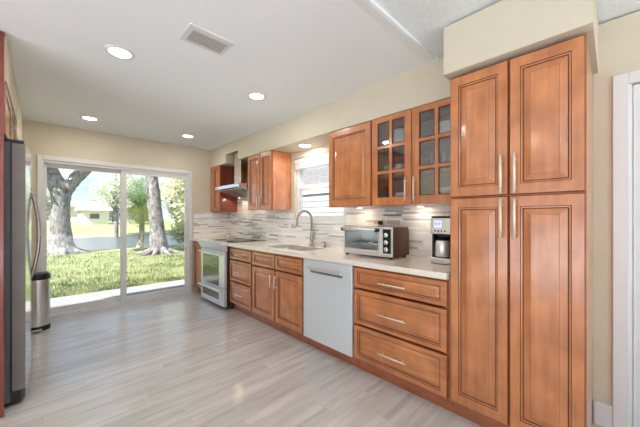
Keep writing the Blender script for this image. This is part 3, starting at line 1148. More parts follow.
# mugs and a canister behind the left door
def mug(x, y, z, mname, label):
    b = MB().lathe((x, y, z), [(0.0, 0.0), (0.036, 0.0), (0.040, 0.006), (0.040, 0.092), (0.036, 0.092), (0.035, 0.010), (0.0, 0.009)], 24)
    t = thing('mug', label, 'mug', (x, y, z), 'mugs behind the left glass door')
    obj('mug_cup', b, mname, t)
    pts = [(x, y + 0.038 + 0.026 * math.sin(PI * q / 8), z + 0.046 + 0.028 * math.cos(PI * q / 8)) for q in range(9)]
    obj('mug_handle', MB().tube(pts, 0.005, 10), mname, t)


M['mugdark'] = mat('brown_glaze', srgb(88, 58, 44), 0.3, var=0.1)
M['mugreflection'] = mat('teal_reflection_tint', srgb(150, 176, 170), 0.3, var=0.05)  # teal reflection in the cabinet glass, put into a mug's colour
mug(2.22, 1.40, SH[0] + 0.001, 'mugreflection', 'mug added for a teal reflection in the left glass door, middle shelf')
mug(2.22, 1.285, SH[0] + 0.001, 'ceramic', 'white mug on the middle shelf behind the left glass door')
mug(2.22, 1.235 - 0.06, SH[0] + 0.001, 'mugdark', 'dark brown mug on the middle shelf behind the left glass door')
mug(2.22, 1.39, ZU0 + 0.017, 'mugdark', 'dark brown mug on the bottom shelf, left behind the left glass door')
mug(2.22, 1.28, ZU0 + 0.017, 'ceramic', 'white mug on the bottom shelf behind the left glass door')
mug(2.22, 1.18, ZU0 + 0.017, 'mugdark', 'dark brown mug on the bottom shelf near the door handles')

# ------------------------------------------------------------------ range hood
HY0, HY1 = 3.660, 4.430
t = thing('range_hood', 'stainless steel chimney range hood on the wall above the range', 'range hood', (2.25, 4.04, 1.58))
cn = MB()
cn.prism([(1.985, 1.700), (1.985, 1.745), (2.428, 1.760), (2.428, 1.575), (2.40, 1.575)], 'y', HY0, HY1)
cp = obj('canopy', cn, 'chrome', t)
nx, nz_ = 2.40 - 1.985, 1.575 - 1.700
ln_ = math.hypot(nx, nz_)
ux, uz = nx / ln_, nz_ / ln_
px_, pz_ = uz, -ux


def slope_poly(a, b, d0, d1):
    return [(1.985 + ux * a + px_ * d0, 1.700 + uz * a + pz_ * d0), (1.985 + ux * b + px_ * d0, 1.700 + uz * b + pz_ * d0),
            (1.985 + ux * b + px_ * d1, 1.700 + uz * b + pz_ * d1), (1.985 + ux * a + px_ * d1, 1.700 + uz * a + pz_ * d1)]


for (a, b) in ((HY0 + 0.06, 4.035), (4.055, HY1 - 0.06)):
    fb = MB().prism(slope_poly(0.05, 0.39, -0.001, 0.005), 'y', a, b)
    for k in range(7):
        q = 0.075 + k * 0.043
        fb.prism(slope_poly(q, q + 0.022, 0.005, 0.010), 'y', a + 0.015, b - 0.015)
    obj('grease_filter', fb, 'dimsteel', cp)
for y in (3.80, 4.29):
    q = 0.36
    c_ = (1.985 + ux * q + px_ * 0.006, y, 1.700 + uz * q + pz_ * 0.006)
    lp = obj('hood_lamp', MB().tube([c_, (c_[0] + px_ * 0.006, y, c_[2] + pz_ * 0.006)], 0.020, 18), 'hoodlamp', cp)
    ld = bpy.data.lights.new('hood_lamp_light', 'AREA')
    ld.shape = 'DISK'
    ld.size = 0.045
    ld.energy = HOOD_W
    ld.color = (1.0, 0.74, 0.46)
    lo = bpy.data.objects.new('hood_lamp_light', ld)
    COL.objects.link(lo)
    lo.parent = lp
    lo.location = Vector(c_) + Vector((px_, 0, pz_)) * 0.012 - P3(lp)
    lo.rotation_euler = Vector((-px_, 0, -pz_)).to_track_quat('Z', 'Y').to_euler()
obj('chimney', MB().box(2.165, 2.428, 3.942, 4.142, 1.752, 2.268, bev=0.002), 'chrome', t)

# ------------------------------------------------------------------ range
t = thing('kitchen_range', 'stainless steel slide-in range with black glass oven door under the hood', 'range', (2.1, 4.04, 0))
RY0, RY1, RX = 3.658, 4.428, 1.752
obj('range_body', MB().box(RX + 0.055, 2.425, RY0, RY1, 0.03, 0.905), mat('range_side', srgb(70, 56, 50), 0.4, 0.3, var=0.05), t)
obj('cooktop', MB().box(RX + 0.05, 2.425, RY0 - 0.002, RY1 + 0.002, 0.905, 0.920, bev=0.003), 'blackglass', t)
for (x, y, r) in ((1.98, 3.85, 0.10), (1.98, 4.23, 0.085), (2.26, 3.85, 0.085), (2.26, 4.23, 0.10)):
    obj('burner', MB().lathe((x, y, 0.920), [(r - 0.004, 0.0), (r - 0.004, 0.0008), (r, 0.0008), (r, 0.0)], 36), mat('burner_ring', srgb(70, 70, 72), 0.3, var=0.05) if 'burner_ring' not in bpy.data.materials else bpy.data.materials['burner_ring'], t)
pan = MB().prism([(RX + 0.012, 0.802), (RX - 0.055, 0.925), (RX - 0.045, 0.935), (RX + 0.055, 0.928), (RX + 0.055, 0.802)], 'y', RY0, RY1, 0)
cp = obj('control_panel', pan, 'range_steel', t)
od = obj('oven_door', MB().box(RX + 0.012, RX + 0.054, RY0 + 0.004, RY1 - 0.004, 0.300, 0.795, bev=0.005), 'range_steel', t)
obj('oven_window', MB().box(RX + 0.009, RX + 0.015, RY0 + 0.165, RY1 - 0.058, 0.310, 0.725, bev=0.002), 'ovenglass', od)
hb = MB().cyl((RX - 0.028, RY0 + 0.03, 0.762), (RX - 0.028, RY1 - 0.03, 0.762), 0.013, n=16)
for y in (RY0 + 0.06, RY1 - 0.06):
    hb.cyl((RX - 0.028, y, 0.762), (RX + 0.014, y, 0.762), 0.010, n=12)
obj('handle', hb, 'range_steel', od)
dr = obj('warming_drawer', MB().box(RX + 0.010, RX + 0.054, RY0 + 0.004, RY1 - 0.004, 0.045, 0.292, bev=0.005), 'range_steel', t)
obj('drawer_window', MB().box(RX + 0.007, RX + 0.013, RY0 + 0.165, RY1 - 0.058, 0.12, 0.235, bev=0.002), 'ovenglass', dr)
hb = MB().cyl((RX - 0.036, RY0 + 0.01, 0.262), (RX - 0.036, RY1 - 0.01, 0.262), 0.014, n=16)
for y in (RY0 + 0.05, RY1 - 0.05):
    hb.cyl((RX - 0.036, y, 0.262), (RX + 0.012, y, 0.262), 0.010, n=12)
obj('handle', hb, 'range_steel', dr)
for y in (RY0 + 0.05, RY1 - 0.05):
    for x in (1.90, 2.36):
        obj('foot', MB().cyl((x, y, 0.0), (x, y, 0.031), 0.018, n=14), 'black', t)

# ------------------------------------------------------------------ toaster oven
t = thing('toaster_oven', 'stainless toaster oven with glass door and three knobs on the counter', 'toaster oven', (2.18, 1.525, 0.914))
ty0, ty1, tx0, tx1, tz0, tz1 = 1.262, 1.785, 2.062, 2.335, 0.932, 1.178
sh_ = MB()
sh_.prism([(tx0 + 0.006, tz0), (tx1, tz0), (tx1, tz1 - 0.03), (tx1 - 0.02, tz1), (tx0 + 0.006, tz1)], 'y', ty0, ty0 + 0.008)
sh_.prism([(tx0 + 0.006, tz0), (tx1, tz0), (tx1, tz1 - 0.03), (tx1 - 0.02, tz1), (tx0 + 0.006, tz1)], 'y', ty1 - 0.008, ty1)
sh_.box(tx0 + 0.006, tx1 - 0.02, ty0 + 0.008, ty1 - 0.008, tz1 - 0.008, tz1)
sh_.box(tx0 + 0.006, tx1, ty0 + 0.008, ty1 - 0.008, tz0, tz0 + 0.012)
sh_.box(tx1 - 0.008, tx1, ty0 + 0.008, ty1 - 0.008, tz0 + 0.012, tz1 - 0.03)
sh_.prism([(tx1, tz1 - 0.03), (tx1 - 0.02, tz1), (tx1 - 0.028, tz1 - 0.008), (tx1 - 0.008, tz1 - 0.038)], 'y', ty0 + 0.008, ty1 - 0.008)
sh_.box(tx0 + 0.012, tx1 - 0.008, 1.364, 1.372, tz0 + 0.012, tz1 - 0.008)
obj('housing', sh_, 'toastbrown', t)
ff = MB()
ff.box(tx0 - 0.002, tx0 + 0.006, ty0 - 0.002, ty1 + 0.002, tz0 - 0.002, tz0 + 0.028, bev=0.002)
ff.box(tx0 - 0.002, tx0 + 0.006, ty0 - 0.002, ty1 + 0.002, tz1 - 0.016, tz1 + 0.003, bev=0.002)
ff.box(tx0 - 0.002, tx0 + 0.006, ty0 - 0.002, ty0 + 0.014, tz0 + 0.028, tz1 - 0.016)
ff.box(tx0 - 0.002, tx0 + 0.006, ty1 - 0.012, ty1 + 0.002, tz0 + 0.028, tz1 - 0.016)
ff.box(tx0 - 0.002, tx0 + 0.006, 1.352, 1.376, tz0 + 0.028, tz1 - 0.016)
obj('front_frame', ff, 'range_steel', t)
dg = MB().box(tx0 - 0.008, tx0 - 0.003, 1.372, ty1 - 0.006, tz0 + 0.004, tz0 + 0.048, bev=0.001)
dg.box(tx0 - 0.008, tx0 - 0.003, 1.372, ty1 - 0.006, tz1 - 0.036, tz1 - 0.014, bev=0.001)
dg.box(tx0 - 0.008, tx0 - 0.003, 1.372, 1.396, tz0 + 0.048, tz1 - 0.036)
dg.box(tx0 - 0.008, tx0 - 0.003, ty1 - 0.020, ty1 - 0.006, tz0 + 0.048, tz1 - 0.036)
dr_ = obj('door', dg, 'range_steel', t)
obj('glass_pane', MB().box(tx0 - 0.007, tx0 - 0.004, 1.394, ty1 - 0.018, tz0 + 0.046, tz1 - 0.034), 'glass', dr_)
hb = MB().cyl((tx0 - 0.036, 1.40, tz1 - 0.020), (tx0 - 0.036, ty1 - 0.014, tz1 - 0.020), 0.0115, n=14)
obj('handle', hb, 'range_steel', dr_)
for y in (1.396, ty1 - 0.012):
    obj('handle_bracket', MB().box(tx0 - 0.046, tx0 - 0.007, y - 0.015, y + 0.015, tz1 - 0.038, tz1 - 0.008, bev=0.004), 'black', dr_)
cpn = obj('control_panel', MB().box(tx0 - 0.004, tx0 + 0.004, ty0 + 0.014, 1.352, tz0 + 0.028, tz1 - 0.016, bev=0.001), 'black', t)
for z in (tz0 + 0.062, tz0 + 0.122, tz0 + 0.182):
    k = MB().lathe((tx0 - 0.004, 1.314, z), [(0.021, 0.0), (0.019, -0.016), (0.016, -0.019), (0.0, -0.019)], 22, axis='x')
    k.box(tx0 - 0.026, tx0 - 0.020, 1.311, 1.317, z - 0.014, z + 0.014)
    obj('knob', k, 'chrome', cpn)
rk = MB()
for q in range(12):
    xx = tx0 + 0.03 + q * 0.019
    rk.cyl((xx, 1.380, 1.03), (xx, ty1 - 0.012, 1.03), 0.0018, n=6)
for y in (1.385, 1.58, ty1 - 0.016):
    rk.cyl((tx0 + 0.025, y, 1.027), (tx0 + 0.245, y, 1.027), 0.0022, n=6)
obj('wire_rack', rk, 'chrome', t)
ln = MB().box(tx1 - 0.016, tx1 - 0.010, 1.380, ty1 - 0.012, tz0 + 0.022, tz1 - 0.045)
ln.box(tx0 + 0.014, tx1 - 0.016, ty1 - 0.014, ty1 - 0.009, tz0 + 0.022, tz1 - 0.012)
ln.box(tx0 + 0.014, tx1 - 0.016, 1.373, 1.378, tz0 + 0.022, tz1 - 0.012)
obj('liner', ln, 'range_steel', t)
obj('crumb_tray', MB().box(tx0 + 0.012, tx1 - 0.02, 1.380, ty1 - 0.016, tz0 + 0.013, tz0 + 0.020), 'steel', t)
for x in (tx0 + 0.025, tx1 - 0.03):
    for y in (ty0 + 0.03, ty1 - 0.02):
        obj('foot', MB().cyl((x, y, 0.9142), (x, y, tz0), 0.015, 0.018, n=14), 'black', t)

# ------------------------------------------------------------------ coffee maker
t = thing('coffee_maker', 'steel and black drip coffee maker with a carafe beside the pantry', 'coffee maker', (2.24, 0.885, 0.914))
cx0, cx1, cy0, cy1, cz = 2.125, 2.355, 0.792, 0.972, 0.9142
obj('base', MB().box(cx0, cx1, cy0, cy1, cz, cz + 0.045, bev=0.006), 'steel', t)
obj('warming_plate', MB().lathe((2.20, 0.882, cz + 0.045), [(0.0, 0.004), (0.068, 0.004), (0.072, 0.0)], 28), 'black', t)
obj('water_tank', MB().box(2.262, cx1, cy0 + 0.002, cy1 - 0.002, cz + 0.045, cz + 0.222, bev=0.004), 'black', t)
hd = obj('brew_head', MB().box(cx0, cx1, cy0, cy1, cz + 0.222, cz + 0.345, bev=0.008), 'steel_v', t)
for y in (cy0 + 0.002, cy1 - 0.014):
    obj('side_post', MB().box(2.150, 2.264, y, y + 0.012, cz + 0.045, cz + 0.223, bev=0.002), 'black', t)
obj('lid', MB().box(cx0 + 0.004, cx1 - 0.004, cy0 + 0.004, cy1 - 0.004, cz + 0.345, cz + 0.358, bev=0.004), 'black', t)
obj('filter_basket', MB().lathe((2.20, 0.882, cz + 0.190), [(0.0, 0.0), (0.035, 0.0), (0.062, 0.012), (0.066, 0.034)], 24), 'black', t)
ds = obj('display', MB().box(cx0 - 0.002, cx0 + 0.004, 0.885, 0.945, cz + 0.272, cz + 0.326, bev=0.001), 'lcd', hd)
seg = MB()
for (y, z, a, b) in ((0.930, 0.300, 0.002, 0.014), (0.921, 0.307, 0.007, 0.002), (0.921, 0.293, 0.007, 0.002), (0.913, 0.300, 0.002, 0.009), (0.902, 0.300, 0.002, 0.014), (0.897, 0.302, 0.006, 0.002)):
    seg.box(cx0 - 0.003, cx0 - 0.0015, y - a, y + a, cz + z - b / 2, cz + z + b / 2)
obj('display_digit', seg, 'black', ds)
bt = MB()
for k in range(4):
    bt.lathe((cx0, 0.955 - k * 0.024 - 0.02, cz + 0.247), [(0.006, 0.002), (0.006, -0.003), (0.0, -0.003)], 12, axis='x')
obj('button_row', bt, 'black', hd)
ca = obj('carafe', MB().lathe((2.186, 0.900, cz + 0.050), [(0.0, 0.0), (0.056, 0.0), (0.060, 0.006), (0.060, 0.09), (0.054, 0.118), (0.048, 0.126), (0.0, 0.126)], 32), 'range_steel', t)
obj('carafe_lid', MB().lathe((2.186, 0.900, cz + 0.176), [(0.049, 0.0), (0.050, 0.010), (0.03, 0.013), (0.0, 0.0135)], 28), 'black', ca)
hp = [(2.165, 0.838, cz + 0.182), (2.140, 0.806, cz + 0.180), (2.134, 0.800, cz + 0.15), (2.135, 0.802, cz + 0.09), (2.142, 0.810, cz + 0.072), (2.158, 0.838, cz + 0.078)]
obj('carafe_handle', MB().tube(hp, [0.009, 0.010, 0.010, 0.009, 0.008, 0.007], 10), 'black', ca)

# ------------------------------------------------------------------ refrigerator side
t = thing('side_panel', 'tall reddish wooden end panel left of the refrigerator', 'panel', (-0.56, 2.70, 0))
obj('panel_board', MB().box(-0.95, -0.170, 2.688, 2.708, 0, 2.415, bev=0.002), 'red_shade', t)
obj('panel_cap', MB().box(-0.95, -0.166, 2.686, 2.710, 2.415, 2.432, bev=0.002), 'glaze', t)

t = thing('refrigerator', 'tall stainless steel refrigerator with curved handles at the left edge', 'refrigerator', (-0.5, 3.24, 0))
fy0, fy1 = 2.795, 3.690
obj('fridge_body', MB().box(-0.93, -0.150, fy0 + 0.004, fy1 - 0.004, 0.03, 1.765, bev=0.004), 'fridgebody', t)


def fridge_door(a, b, hy):
    n = 14
    poly = [(-0.140, a), (-0.140, b)]
    for k in range(n + 1):
        y = b + (a - b) * k / n
        g = (y - fy0) / (fy1 - fy0)
        poly.append((-0.078 + 0.020 * math.sin(PI * max(0, min(1, g))) , y))
    mb = MB().prism(poly, 'z', 0.10, 1.760)
    # near and far edges dark, curved front steel
    for i in range(len(mb.f)):
        ys = [mb.v[q][1] for q in mb.f[i]]
        mb.m[i] = 1 if max(ys) - min(ys) < 1e-6 or len(mb.f[i]) > 4 or all(abs(mb.v[q][0] + 0.140) < 1e-6 for q in mb.f[i]) else 0
    d = obj('door', mb, ['chrome', 'fridgeside'], t)
    pts, rs = [], []
    for k in range(17):
        u = k / 16
        x = -0.066 + 0.052 * math.sin(PI * u) ** 0.8
        pts.append((x, hy, 0.775 + u * 0.715))
        rs.append(0.010 + 0.003 * math.sin(PI * u))
    obj('handle', MB().tube(pts, rs, 14), 'pull', d)


fridge_door(fy0, 3.238, 3.205)
fridge_door(3.246, fy1, 3.280)
obj('door_gasket', MB().box(-0.151, -0.139, fy0 + 0.002, fy1 - 0.002, 0.10, 1.758), 'black', t)
obj('base_grille', MB().prism([(-0.30, fy0 + 0.01), (-0.30, fy1 - 0.01), (-0.10, fy1 - 0.01), (-0.082, fy1 - 0.06), (-0.078, (fy0 + fy1) / 2), (-0.082, fy0 + 0.06), (-0.10, fy0 + 0.01)], 'z', 0.015, 0.092), 'black', t)
for y in (fy0 + 0.03, fy1 - 0.03):
    obj('hinge_cover', MB().box(-0.24, -0.085, y - 0.025, y + 0.025, 1.762, 1.785, bev=0.004), 'black', t)
for y in (fy0 + 0.06, fy1 - 0.06):
    for x in (-0.86, -0.2):
        obj('foot', MB().cyl((x, y, 0), (x, y, 0.032), 0.02, n=12), 'black', t)

t = thing('wall_cabinet', 'honey maple cabinet hanging over the refrigerator', 'cabinet', (-0.55, 3.21, 1.80))
obj('cabinet_body', MB().box(-0.95, -0.186, 2.715, 3.715, 1.800, 2.132), 'wood', t)
for (a, b, hy) in ((2.720, 3.212, 3.17), (3.218, 3.710, 3.26)):
    d = obj('door', raised_front(MB(), a, b, 1.803, 2.129, -0.166, 0.019, 0.055, 0.055, s=-1), FRONT, t)
    bar_pull(d, -0.166, (hy, 1.90), 0.14, 'z', s=-1, r=0.005)

# trash can
t = thing('trash_can', 'stainless steel step trash can with black lid beside the patio door', 'trash can', (-0.035, 4.52, 0))
def dshape(r, d, cx=-0.035, cy=4.52, n=18):
    p = []
    for k in range(n + 1):
        a = -PI / 2 + PI * k / n
        p.append((cx + r * math.sin(a), cy - d * math.cos(a)))
    p += [(cx + r, cy + 0.10), (cx - r, cy + 0.10)]
    return p
obj('can_body', MB().prism(dshape(0.108, 0.10), 'z', 0.055, 0.565, smooth=False), 'steel_v', t)
obj('base_ring', MB().prism(dshape(0.111, 0.103), 'z', 0.0, 0.055), 'black', t)
obj('lid', MB().prism(dshape(0.113, 0.105), 'z', 0.570, 0.610).prism(dshape(0.100, 0.092), 'z', 0.610, 0.632), 'black', t)
obj('lid_collar', MB().prism(dshape(0.109, 0.101), 'z', 0.562, 0.572), 'steel_v', t)
obj('pedal', MB().box(-0.075, 0.005, 4.385, 4.425, 0.015, 0.030, bev=0.004), 'steel', t)

# ------------------------------------------------------------------ outside
G = -0.12
lw = MB()
rnd = random.Random(3)
NX, NY = 70, 60
def gz(x, y):
    if y < 15.6:
        return G + 0.03 * math.sin(x * 1.3) * math.sin(y * 1.1)
    if y < 16.6:
        return G - 0.5 * (y - 15.6)
    if y < 30.5:
        return G - 0.5
    if y < 32.5:
        return G - 0.5 + 0.30 * (y - 30.5)
    return G + 0.10 + 0.10 * min(6, y - 32.5)
vs, fs = [], []
xs = [-40 + 90 * i / NX for i in range(NX + 1)]
ysr = [5.10 + 14.9 * j / 45 for j in range(46)] + [20 + 60 * j / 40 for j in range(1, 41)]
for y in ysr:
    for x in xs:
        vs.append((x, y, gz(x, y)))
W_ = NX + 1
for j in range(len(ysr) - 1):
    for i in range(NX):
        fs.append([j * W_ + i, j * W_ + i + 1, (j + 1) * W_ + i + 1, (j + 1) * W_ + i])
struct('lawn', MB().add(vs, fs, 0, True), 'lawn', 'green lawn behind the patio door, sloping to the lake', 'lawn')
struct('bounce_yard', MB().box(2.60, 60, -20, 5.0, G - 0.1, G), 'concrete')  # unseen ground, laid pale to bounce neutral daylight indoors
struct('bounce_yard', MB().box(-60, -3.75, -20, 5.0, G - 0.1, G), 'concrete')
struct('bounce_yard', MB().box(-3.75, 2.60, -20, -4.15, G - 0.1, G), 'concrete')
struct('patio', MB().box(-2.5, 3.2, 5.062, 6.40, G - 0.05, -0.055, bev=0.01), 'slab', 'pale concrete slab outside the patio door', 'patio')
o = struct('lake', MB().box(-40, 50, 15.9, 32.0, G - 0.36, G - 0.30), 'water', 'grey lake beyond the lawn', 'lake')

struct('bounce_path', MB().box(4.7, 5.80, 5.02, 11.5, G - 0.05, G + 0.06), 'slab', 'unseen concrete path added beside the house next door to bounce neutral light', 'path')  # out of view; added to replace green lawn bounce on the siding

# grass blades near the house
gb = MB()
for k in range(26000):
    y = 6.42 + (rnd.random() ** 1.6) * 8.2
    x = -0.5 + y * rnd.uniform(-0.05, 0.62)
    if x > 4.6:
        continue
    z = gz(x, y)
    h = rnd.uniform(0.03, 0.085)
    a = rnd.uniform(0, PI)
    wd = 0.008
    dx, dy = math.cos(a) * wd, math.sin(a) * wd
    lx, ly = rnd.uniform(-0.04, 0.04), rnd.uniform(-0.04, 0.04)
    n0 = len(gb.v)
    gb.v += [(x - dx, y - dy, z - 0.01), (x + dx, y + dy, z - 0.01), (x + lx, y + ly, z + h)]
    gb.f.append([n0, n0 + 1, n0 + 2])
    gb.m.append(0)
    gb.s.append(False)
tag(obj('grass', gb, 'grass', None, (1.5, 8, G)), 'short green grass blades on the lawn outside the patio door', 'grass', None, 'stuff')


def leaves(mb, blobs, n, size, rnd, mi=0, shell=0.55):
    wts = [b[3] * b[4] * b[5] for b in blobs]
    tot = sum(wts)
    for b, wv in zip(blobs, wts):
        for k in range(int(n * wv / tot)):
            while True:
                d = Vector((rnd.uniform(-1, 1), rnd.uniform(-1, 1), rnd.uniform(-1, 1)))
                if 0.05 < d.length < 1:
                    break
            d = d.normalized() * (shell + (1 - shell) * rnd.random())
            c = Vector((b[0] + d.x * b[3], b[1] + d.y * b[4], b[2] + d.z * b[5]))
            u_ = Vector((rnd.gauss(0, 1), rnd.gauss(0, 1), rnd.gauss(0, 1))).normalized()
            v_ = u_.orthogonal().normalized()
            s_ = size * rnd.uniform(0.6, 1.4)
            n0 = len(mb.v)
            mb.v += [tuple(c - u_ * s_), tuple(c + v_ * s_ * 0.45), tuple(c + u_ * s_), tuple(c - v_ * s_ * 0.45)]
            mb.f.append([n0, n0 + 1, n0 + 2, n0 + 3])
            mb.m.append(mi)
            mb.s.append(False)
    return mb


def limb(mb, pts, rs, seed, n=16, sub=4):
    """knobbly tapered limb through the given points"""
    r_ = random.Random(seed)
    P, R = [], []
    V = [Vector(p) for p in pts]
    for i in range(len(V) - 1):
        p0, p1, p2, p3 = V[max(i - 1, 0)], V[i], V[i + 1], V[min(i + 2, len(V) - 1)]
        for k in range(sub):
            t_ = k / sub
            P.append(0.5 * ((2 * p1) + (p2 - p0) * t_ + (2 * p0 - 5 * p1 + 4 * p2 - p3) * t_ ** 2 + (3 * p1 - p0 - 3 * p2 + p3) * t_ ** 3))
            R.append((rs[i] + (rs[i + 1] - rs[i]) * t_) * r_.uniform(0.96, 1.04))
    P.append(V[-1])
    R.append(rs[-1])
    return mb.tube(P, R, n, noise=0.06, rnd=r_)


# left oak
oy = 14.9
t = thing('oak_tree', 'big oak with a forked pale trunk seen through the left patio pane', 'tree', (0.45, oy, G))
tk = MB()
limb(tk, [(0.56, oy, -0.25), (0.55, oy, 0.12), (0.53, oy, 0.7), (0.52, oy, 1.3), (0.53, oy, 1.9), (0.52, oy, 2.35), (0.36, oy + 0.1, 2.8), (0.23, oy + 0.2, 3.35), (0.0, oy + 0.4, 4.6)],
     [0.66, 0.42, 0.33, 0.29, 0.28, 0.32, 0.23, 0.18, 0.15], 1)
limb(tk, [(0.60, oy, 2.0), (0.74, oy - 0.05, 2.45), (1.0, oy - 0.1, 2.85), (1.30, oy - 0.2, 3.25), (1.75, oy - 0.3, 3.85), (2.6, oy - 0.2, 5.0)], [0.20, 0.23, 0.22, 0.21, 0.19, 0.13], 2)
limb(tk, [(0.42, oy, 2.1), (0.25, oy - 0.1, 2.5), (0.02, oy - 0.3, 2.9), (-0.4, oy - 0.5, 3.6)], [0.14, 0.14, 0.12, 0.09], 3)
for (a, r) in ((0.3, 1.3), (2.6, 1.2), (-0.6, 1.5), (-1.5, 1.1), (3.6, 1.4)):
    c_, s_ = math.cos(a), math.sin(a)
    limb(tk, [(0.55 + 0.22 * c_, oy + 0.22 * s_, 0.12), (0.55 + 0.55 * c_, oy + 0.55 * s_, -0.07), (0.55 + r * 0.8 * c_, oy + r * 0.8 * s_, -0.2)], [0.16, 0.10, 0.04], 9)
obj('trunk', tk, 'bark', t)
cw = MB()
leaves(cw, [(-1.6, oy + 0.5, 5.9, 1.8, 2.0, 1.2), (-0.4, oy, 6.4, 1.5, 2.0, 0.8), (0.0, oy - 2.4, 5.6, 1.6, 1.4, 0.8), (-0.5, oy - 0.2, 3.4, 0.55, 0.5, 0.7)], 4200, 0.16, rnd)
obj('crown', cw, 'leaf', t)
# right oak
t = thing('oak_tree', 'oak with one straight pale trunk seen through the right patio pane', 'tree', (3.25, 12.3, G))
tk = MB()
limb(tk, [(3.27, 12.3, -0.3), (3.27, 12.3, 0.05), (3.23, 12.3, 0.55), (3.16, 12.3, 1.3), (3.09, 12.3, 1.95), (3.04, 12.3, 2.6), (3.00, 12.3, 3.3), (3.1, 12.4, 4.6)], [0.46, 0.34, 0.265, 0.25, 0.23, 0.205, 0.20, 0.15], 4)
for (a, r) in ((0.2, 1.6), (2.9, 1.7), (-0.5, 1.5), (-1.3, 1.2), (3.7, 1.5), (-2.1, 1.3)):
    c_, s_ = math.cos(a), math.sin(a)
    limb(tk, [(3.27 + 0.17 * c_, 12.3 + 0.17 * s_, 0.10), (3.27 + 0.5 * c_, 12.3 + 0.5 * s_, -0.07), (3.27 + r * 0.8 * c_, 12.3 + r * 0.8 * s_, -0.19)], [0.14, 0.08, 0.03], 10)
obj('trunk', tk, 'bark', t)
cw = MB()
leaves(cw, [(3.2, 12.5, 5.6, 1.3, 1.5, 0.9), (5.0, 11.6, 5.3, 1.1, 1.2, 0.7)], 2200, 0.15, rnd)
obj('crown', cw, 'leaf', t)

# palm
t = thing('palm_tree', 'young palm with green fronds between the centre stile and the right oak', 'palm', (3.35, 15.4, G))
tk = MB()
limb(tk, [(3.28, 15.4, -0.2), (3.31, 15.4, 0.1), (3.36, 15.4, 0.6), (3.36, 15.4, 1.1), (3.30, 15.4, 1.75)], [0.20, 0.13, 0.11, 0.11, 0.10], 6)
obj('trunk', tk, 'bark2', t)


def frond(az, elev, length, droop, mname):
    mb = MB()
    base = Vector((3.30, 15.4, 1.70))
    prev = []
    n = 14
    pts = []
    for k in range(n + 1):
        u_ = k / n
        el_ = elev - droop * u_ * u_
        r_ = length * u_
        pts.append(base + Vector((math.cos(az) * math.cos(el_) * r_, math.sin(az) * math.cos(el_) * r_, math.sin(el_) * r_)))
    mb.tube(pts, [0.022 - 0.017 * k / n for k in range(n + 1)], 6)
    for k in range(2, n + 1):
        d = (pts[k] - pts[k - 1]).normalized()
        side = d.cross(Vector((0, 0, 1)))
        if side.length < 0.1:
            side = Vector((1, 0, 0))
        side.normalize()
        ll = 0.62 * math.sin(PI * (0.12 + 0.8 * k / n)) + 0.08
        for h_ in (0.0,):
            p = pts[k - 1].lerp(pts[k], h_)
            for sg in (-1, 1):
                tip = p + (side * sg * 0.75 + d * 0.65 + Vector((0, 0, -0.22))) * ll
                q = d * 0.024
                mb.add([p - q, p + q, tip], [[0, 1, 2]])
    return obj('frond', mb, mname, t)


pr_ = random.Random(5)
for k in range(12):
    frond(2 * PI * k / 12 + pr_.uniform(-0.2, 0.2), pr_.uniform(0.85, 1.40), pr_.uniform(1.4, 1.9), pr_.uniform(0.15, 0.5), 'palm')
for k in range(9):
    frond(2 * PI * k / 9 + pr_.uniform(-0.2, 0.2), pr_.uniform(0.0, 0.3), pr_.uniform(0.9, 1.3), pr_.uniform(0.9, 1.4), 'palmdry')


def tree(name, label, loc, h, trunk_r, blobs, n, size, m_):
    t = thing(name, label, 'tree', loc)
    tk = MB()
    limb(tk, [(loc[0], loc[1], loc[2] - 0.2), (loc[0] + 0.05, loc[1], loc[2] + h * 0.3), (loc[0] - 0.05, loc[1], loc[2] + h * 0.6), (loc[0], loc[1], loc[2] + h * 0.85)], [trunk_r * 1.3, trunk_r, trunk_r * 0.8, trunk_r * 0.4], hash(label) % 97 if False else len(label), 10)
    for k, b in enumerate(blobs):
        limb(tk, [(loc[0], loc[1], loc[2] + h * 0.45), ((loc[0] + b[0]) / 2, (loc[1] + b[1]) / 2, (loc[2] + h * 0.5 + b[2]) / 2), (b[0], b[1], b[2])], [trunk_r * 0.5, trunk_r * 0.35, trunk_r * 0.15], 20 + k, 8)
    obj('trunk', tk, 'bark', t)
    cw = MB()
    leaves(cw, blobs, n, size, random.Random(len(label)), shell=0.3)
    obj('crown', cw, m_, t)


tree('leafy_tree', 'pale leafy tree right of the straight oak, filling the right pane edge', (6.0, 16.5, G), 4.6, 0.16,
     [(5.6, 16.3, 3.2, 1.2, 1.0, 1.1), (5.7, 16.0, 1.5, 0.9, 0.9, 1.1), (6.6, 16.8, 2.6, 1.0, 1.0, 1.4), (5.1, 16.6, 2.4, 0.7, 0.7, 0.9), (5.7, 16.4, 0.5, 0.9, 0.9, 0.7)], 6500, 0.10, 'leaf2')
tree('lake_tree', 'thin airy tree by the lake left of the palm', (4.6, 30.0, G - 0.35), 6.4, 0.14,
     [(4.2, 30, 3.6, 1.6, 1.2, 1.1), (5.6, 30.2, 4.4, 1.5, 1.2, 1.2), (6.0, 29.8, 3.0, 1.2, 1.0, 0.8), (3.9, 30, 2.5, 1.0, 1.0, 0.5)], 2600, 0.11, 'leaf2')
rt = random.Random(11)
bank = [(-6.5, 39, 'hedge-like bank tree at the far left across the lake'), (-0.9, 41, 'bank tree behind the forked oak across the lake'),
        (8.4, 40, 'bank tree right of the white house across the lake'), (8.0, 54, 'tall bank tree far behind the white house'),
        (12.4, 38, 'bank tree behind the palm across the lake'), (17.0, 42, 'bank tree behind the straight oak across the lake'),
        (24.0, 40, 'bank tree behind the pale leafy tree across the lake')]
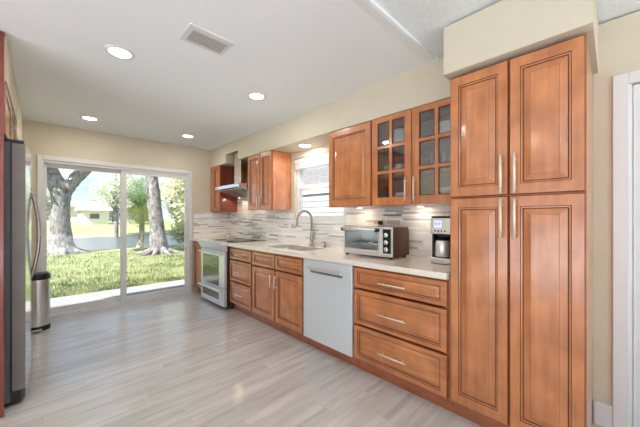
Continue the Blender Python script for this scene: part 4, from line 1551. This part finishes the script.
for (x, y, lab) in bank:
    z = gz(x, y)
    hh = rt.uniform(2.6, 4.0)
    tree('bank_tree', lab, (x, y, z), hh, 0.2, [(x + rt.uniform(-1, 1), y, z + hh * 0.75, 2.2, 1.6, hh * 0.34), (x + rt.uniform(-1.4, 1.4), y, z + hh * 0.4, 1.9, 1.4, hh * 0.36)], 2600, 0.2, 'leaf3')

# house across the lake
hx0, hx1, hy_, hz = 3.0, 5.2, 38.0, gz(4, 38)
t = thing('lake_house', 'small white house with a dark window across the lake', 'house', (4.4, hy_ + 2, hz))
obj('house_walls', MB().box(hx0, hx1, hy_, hy_ + 5, hz - 0.2, hz + 1.55), 'beigewall', t)
obj('roof', MB().prism([(hy_ - 0.5, hz + 1.5), (hy_ + 2.5, hz + 2.5), (hy_ + 5.5, hz + 1.5)], 'x', hx0 - 0.3, hx1 + 0.3), 'farroof', t)
wn_ = obj('house_window', MB().box(3.55, 4.45, hy_ - 0.04, hy_ + 0.02, hz + 0.55, hz + 1.2), 'white', t)
obj('pane', MB().box(3.62, 4.38, hy_ - 0.06, hy_ - 0.035, hz + 0.62, hz + 1.13), 'darkpane', wn_)
t = thing('lake_house', 'pale gabled house further left across the lake', 'house', (0.9, 47, gz(0, 46)))
zz = gz(0, 46)
obj('house_walls', MB().box(-1.5, 4.2, 46, 51, zz - 0.2, zz + 2.1), 'beigewall', t)
obj('roof', MB().prism([(-2.0, zz + 2.0), (1.3, zz + 3.6), (4.7, zz + 2.0)], 'y', 45.6, 51.4), 'farroof', t)

# next-door house seen through the sink window
t = thing('neighbour_house', 'white house with grey shingle roof outside the sink window', 'house', (8, 6, G))
nw = MB()
for k in range(14):
    z0 = G + k * 0.17
    nw.prism([(5.85, z0), (5.82, z0), (5.835, z0 + 0.17), (5.85, z0 + 0.17)], 'y', 1.0, 11.5)
nw.box(5.85, 9.0, 1.0, 11.5, G, G + 2.38)
obj('house_walls', nw, 'siding', t)
rf = MB()
for k in range(14):
    a, b = k / 14, (k + 1) / 14
    xa, xb = 5.80 + 1.75 * a, 5.80 + 1.75 * b
    za, zb2 = 2.08 + 1.25 * a, 2.08 + 1.25 * b
    rf.prism([(xa - 0.02, za + 0.010), (xb, zb2 + 0.012), (xb, zb2 - 0.02), (xa, za - 0.02)], 'y', 0.6, 11.9)
rf.prism([(7.55, 3.33), (9.6, 2.08), (9.6, 2.03), (7.55, 3.28)], 'y', 0.6, 11.9)
obj('roof', rf, 'shingle', t)
obj('fascia', MB().box(5.775, 5.805, 0.6, 11.9, 1.97, 2.10), 'white', t)
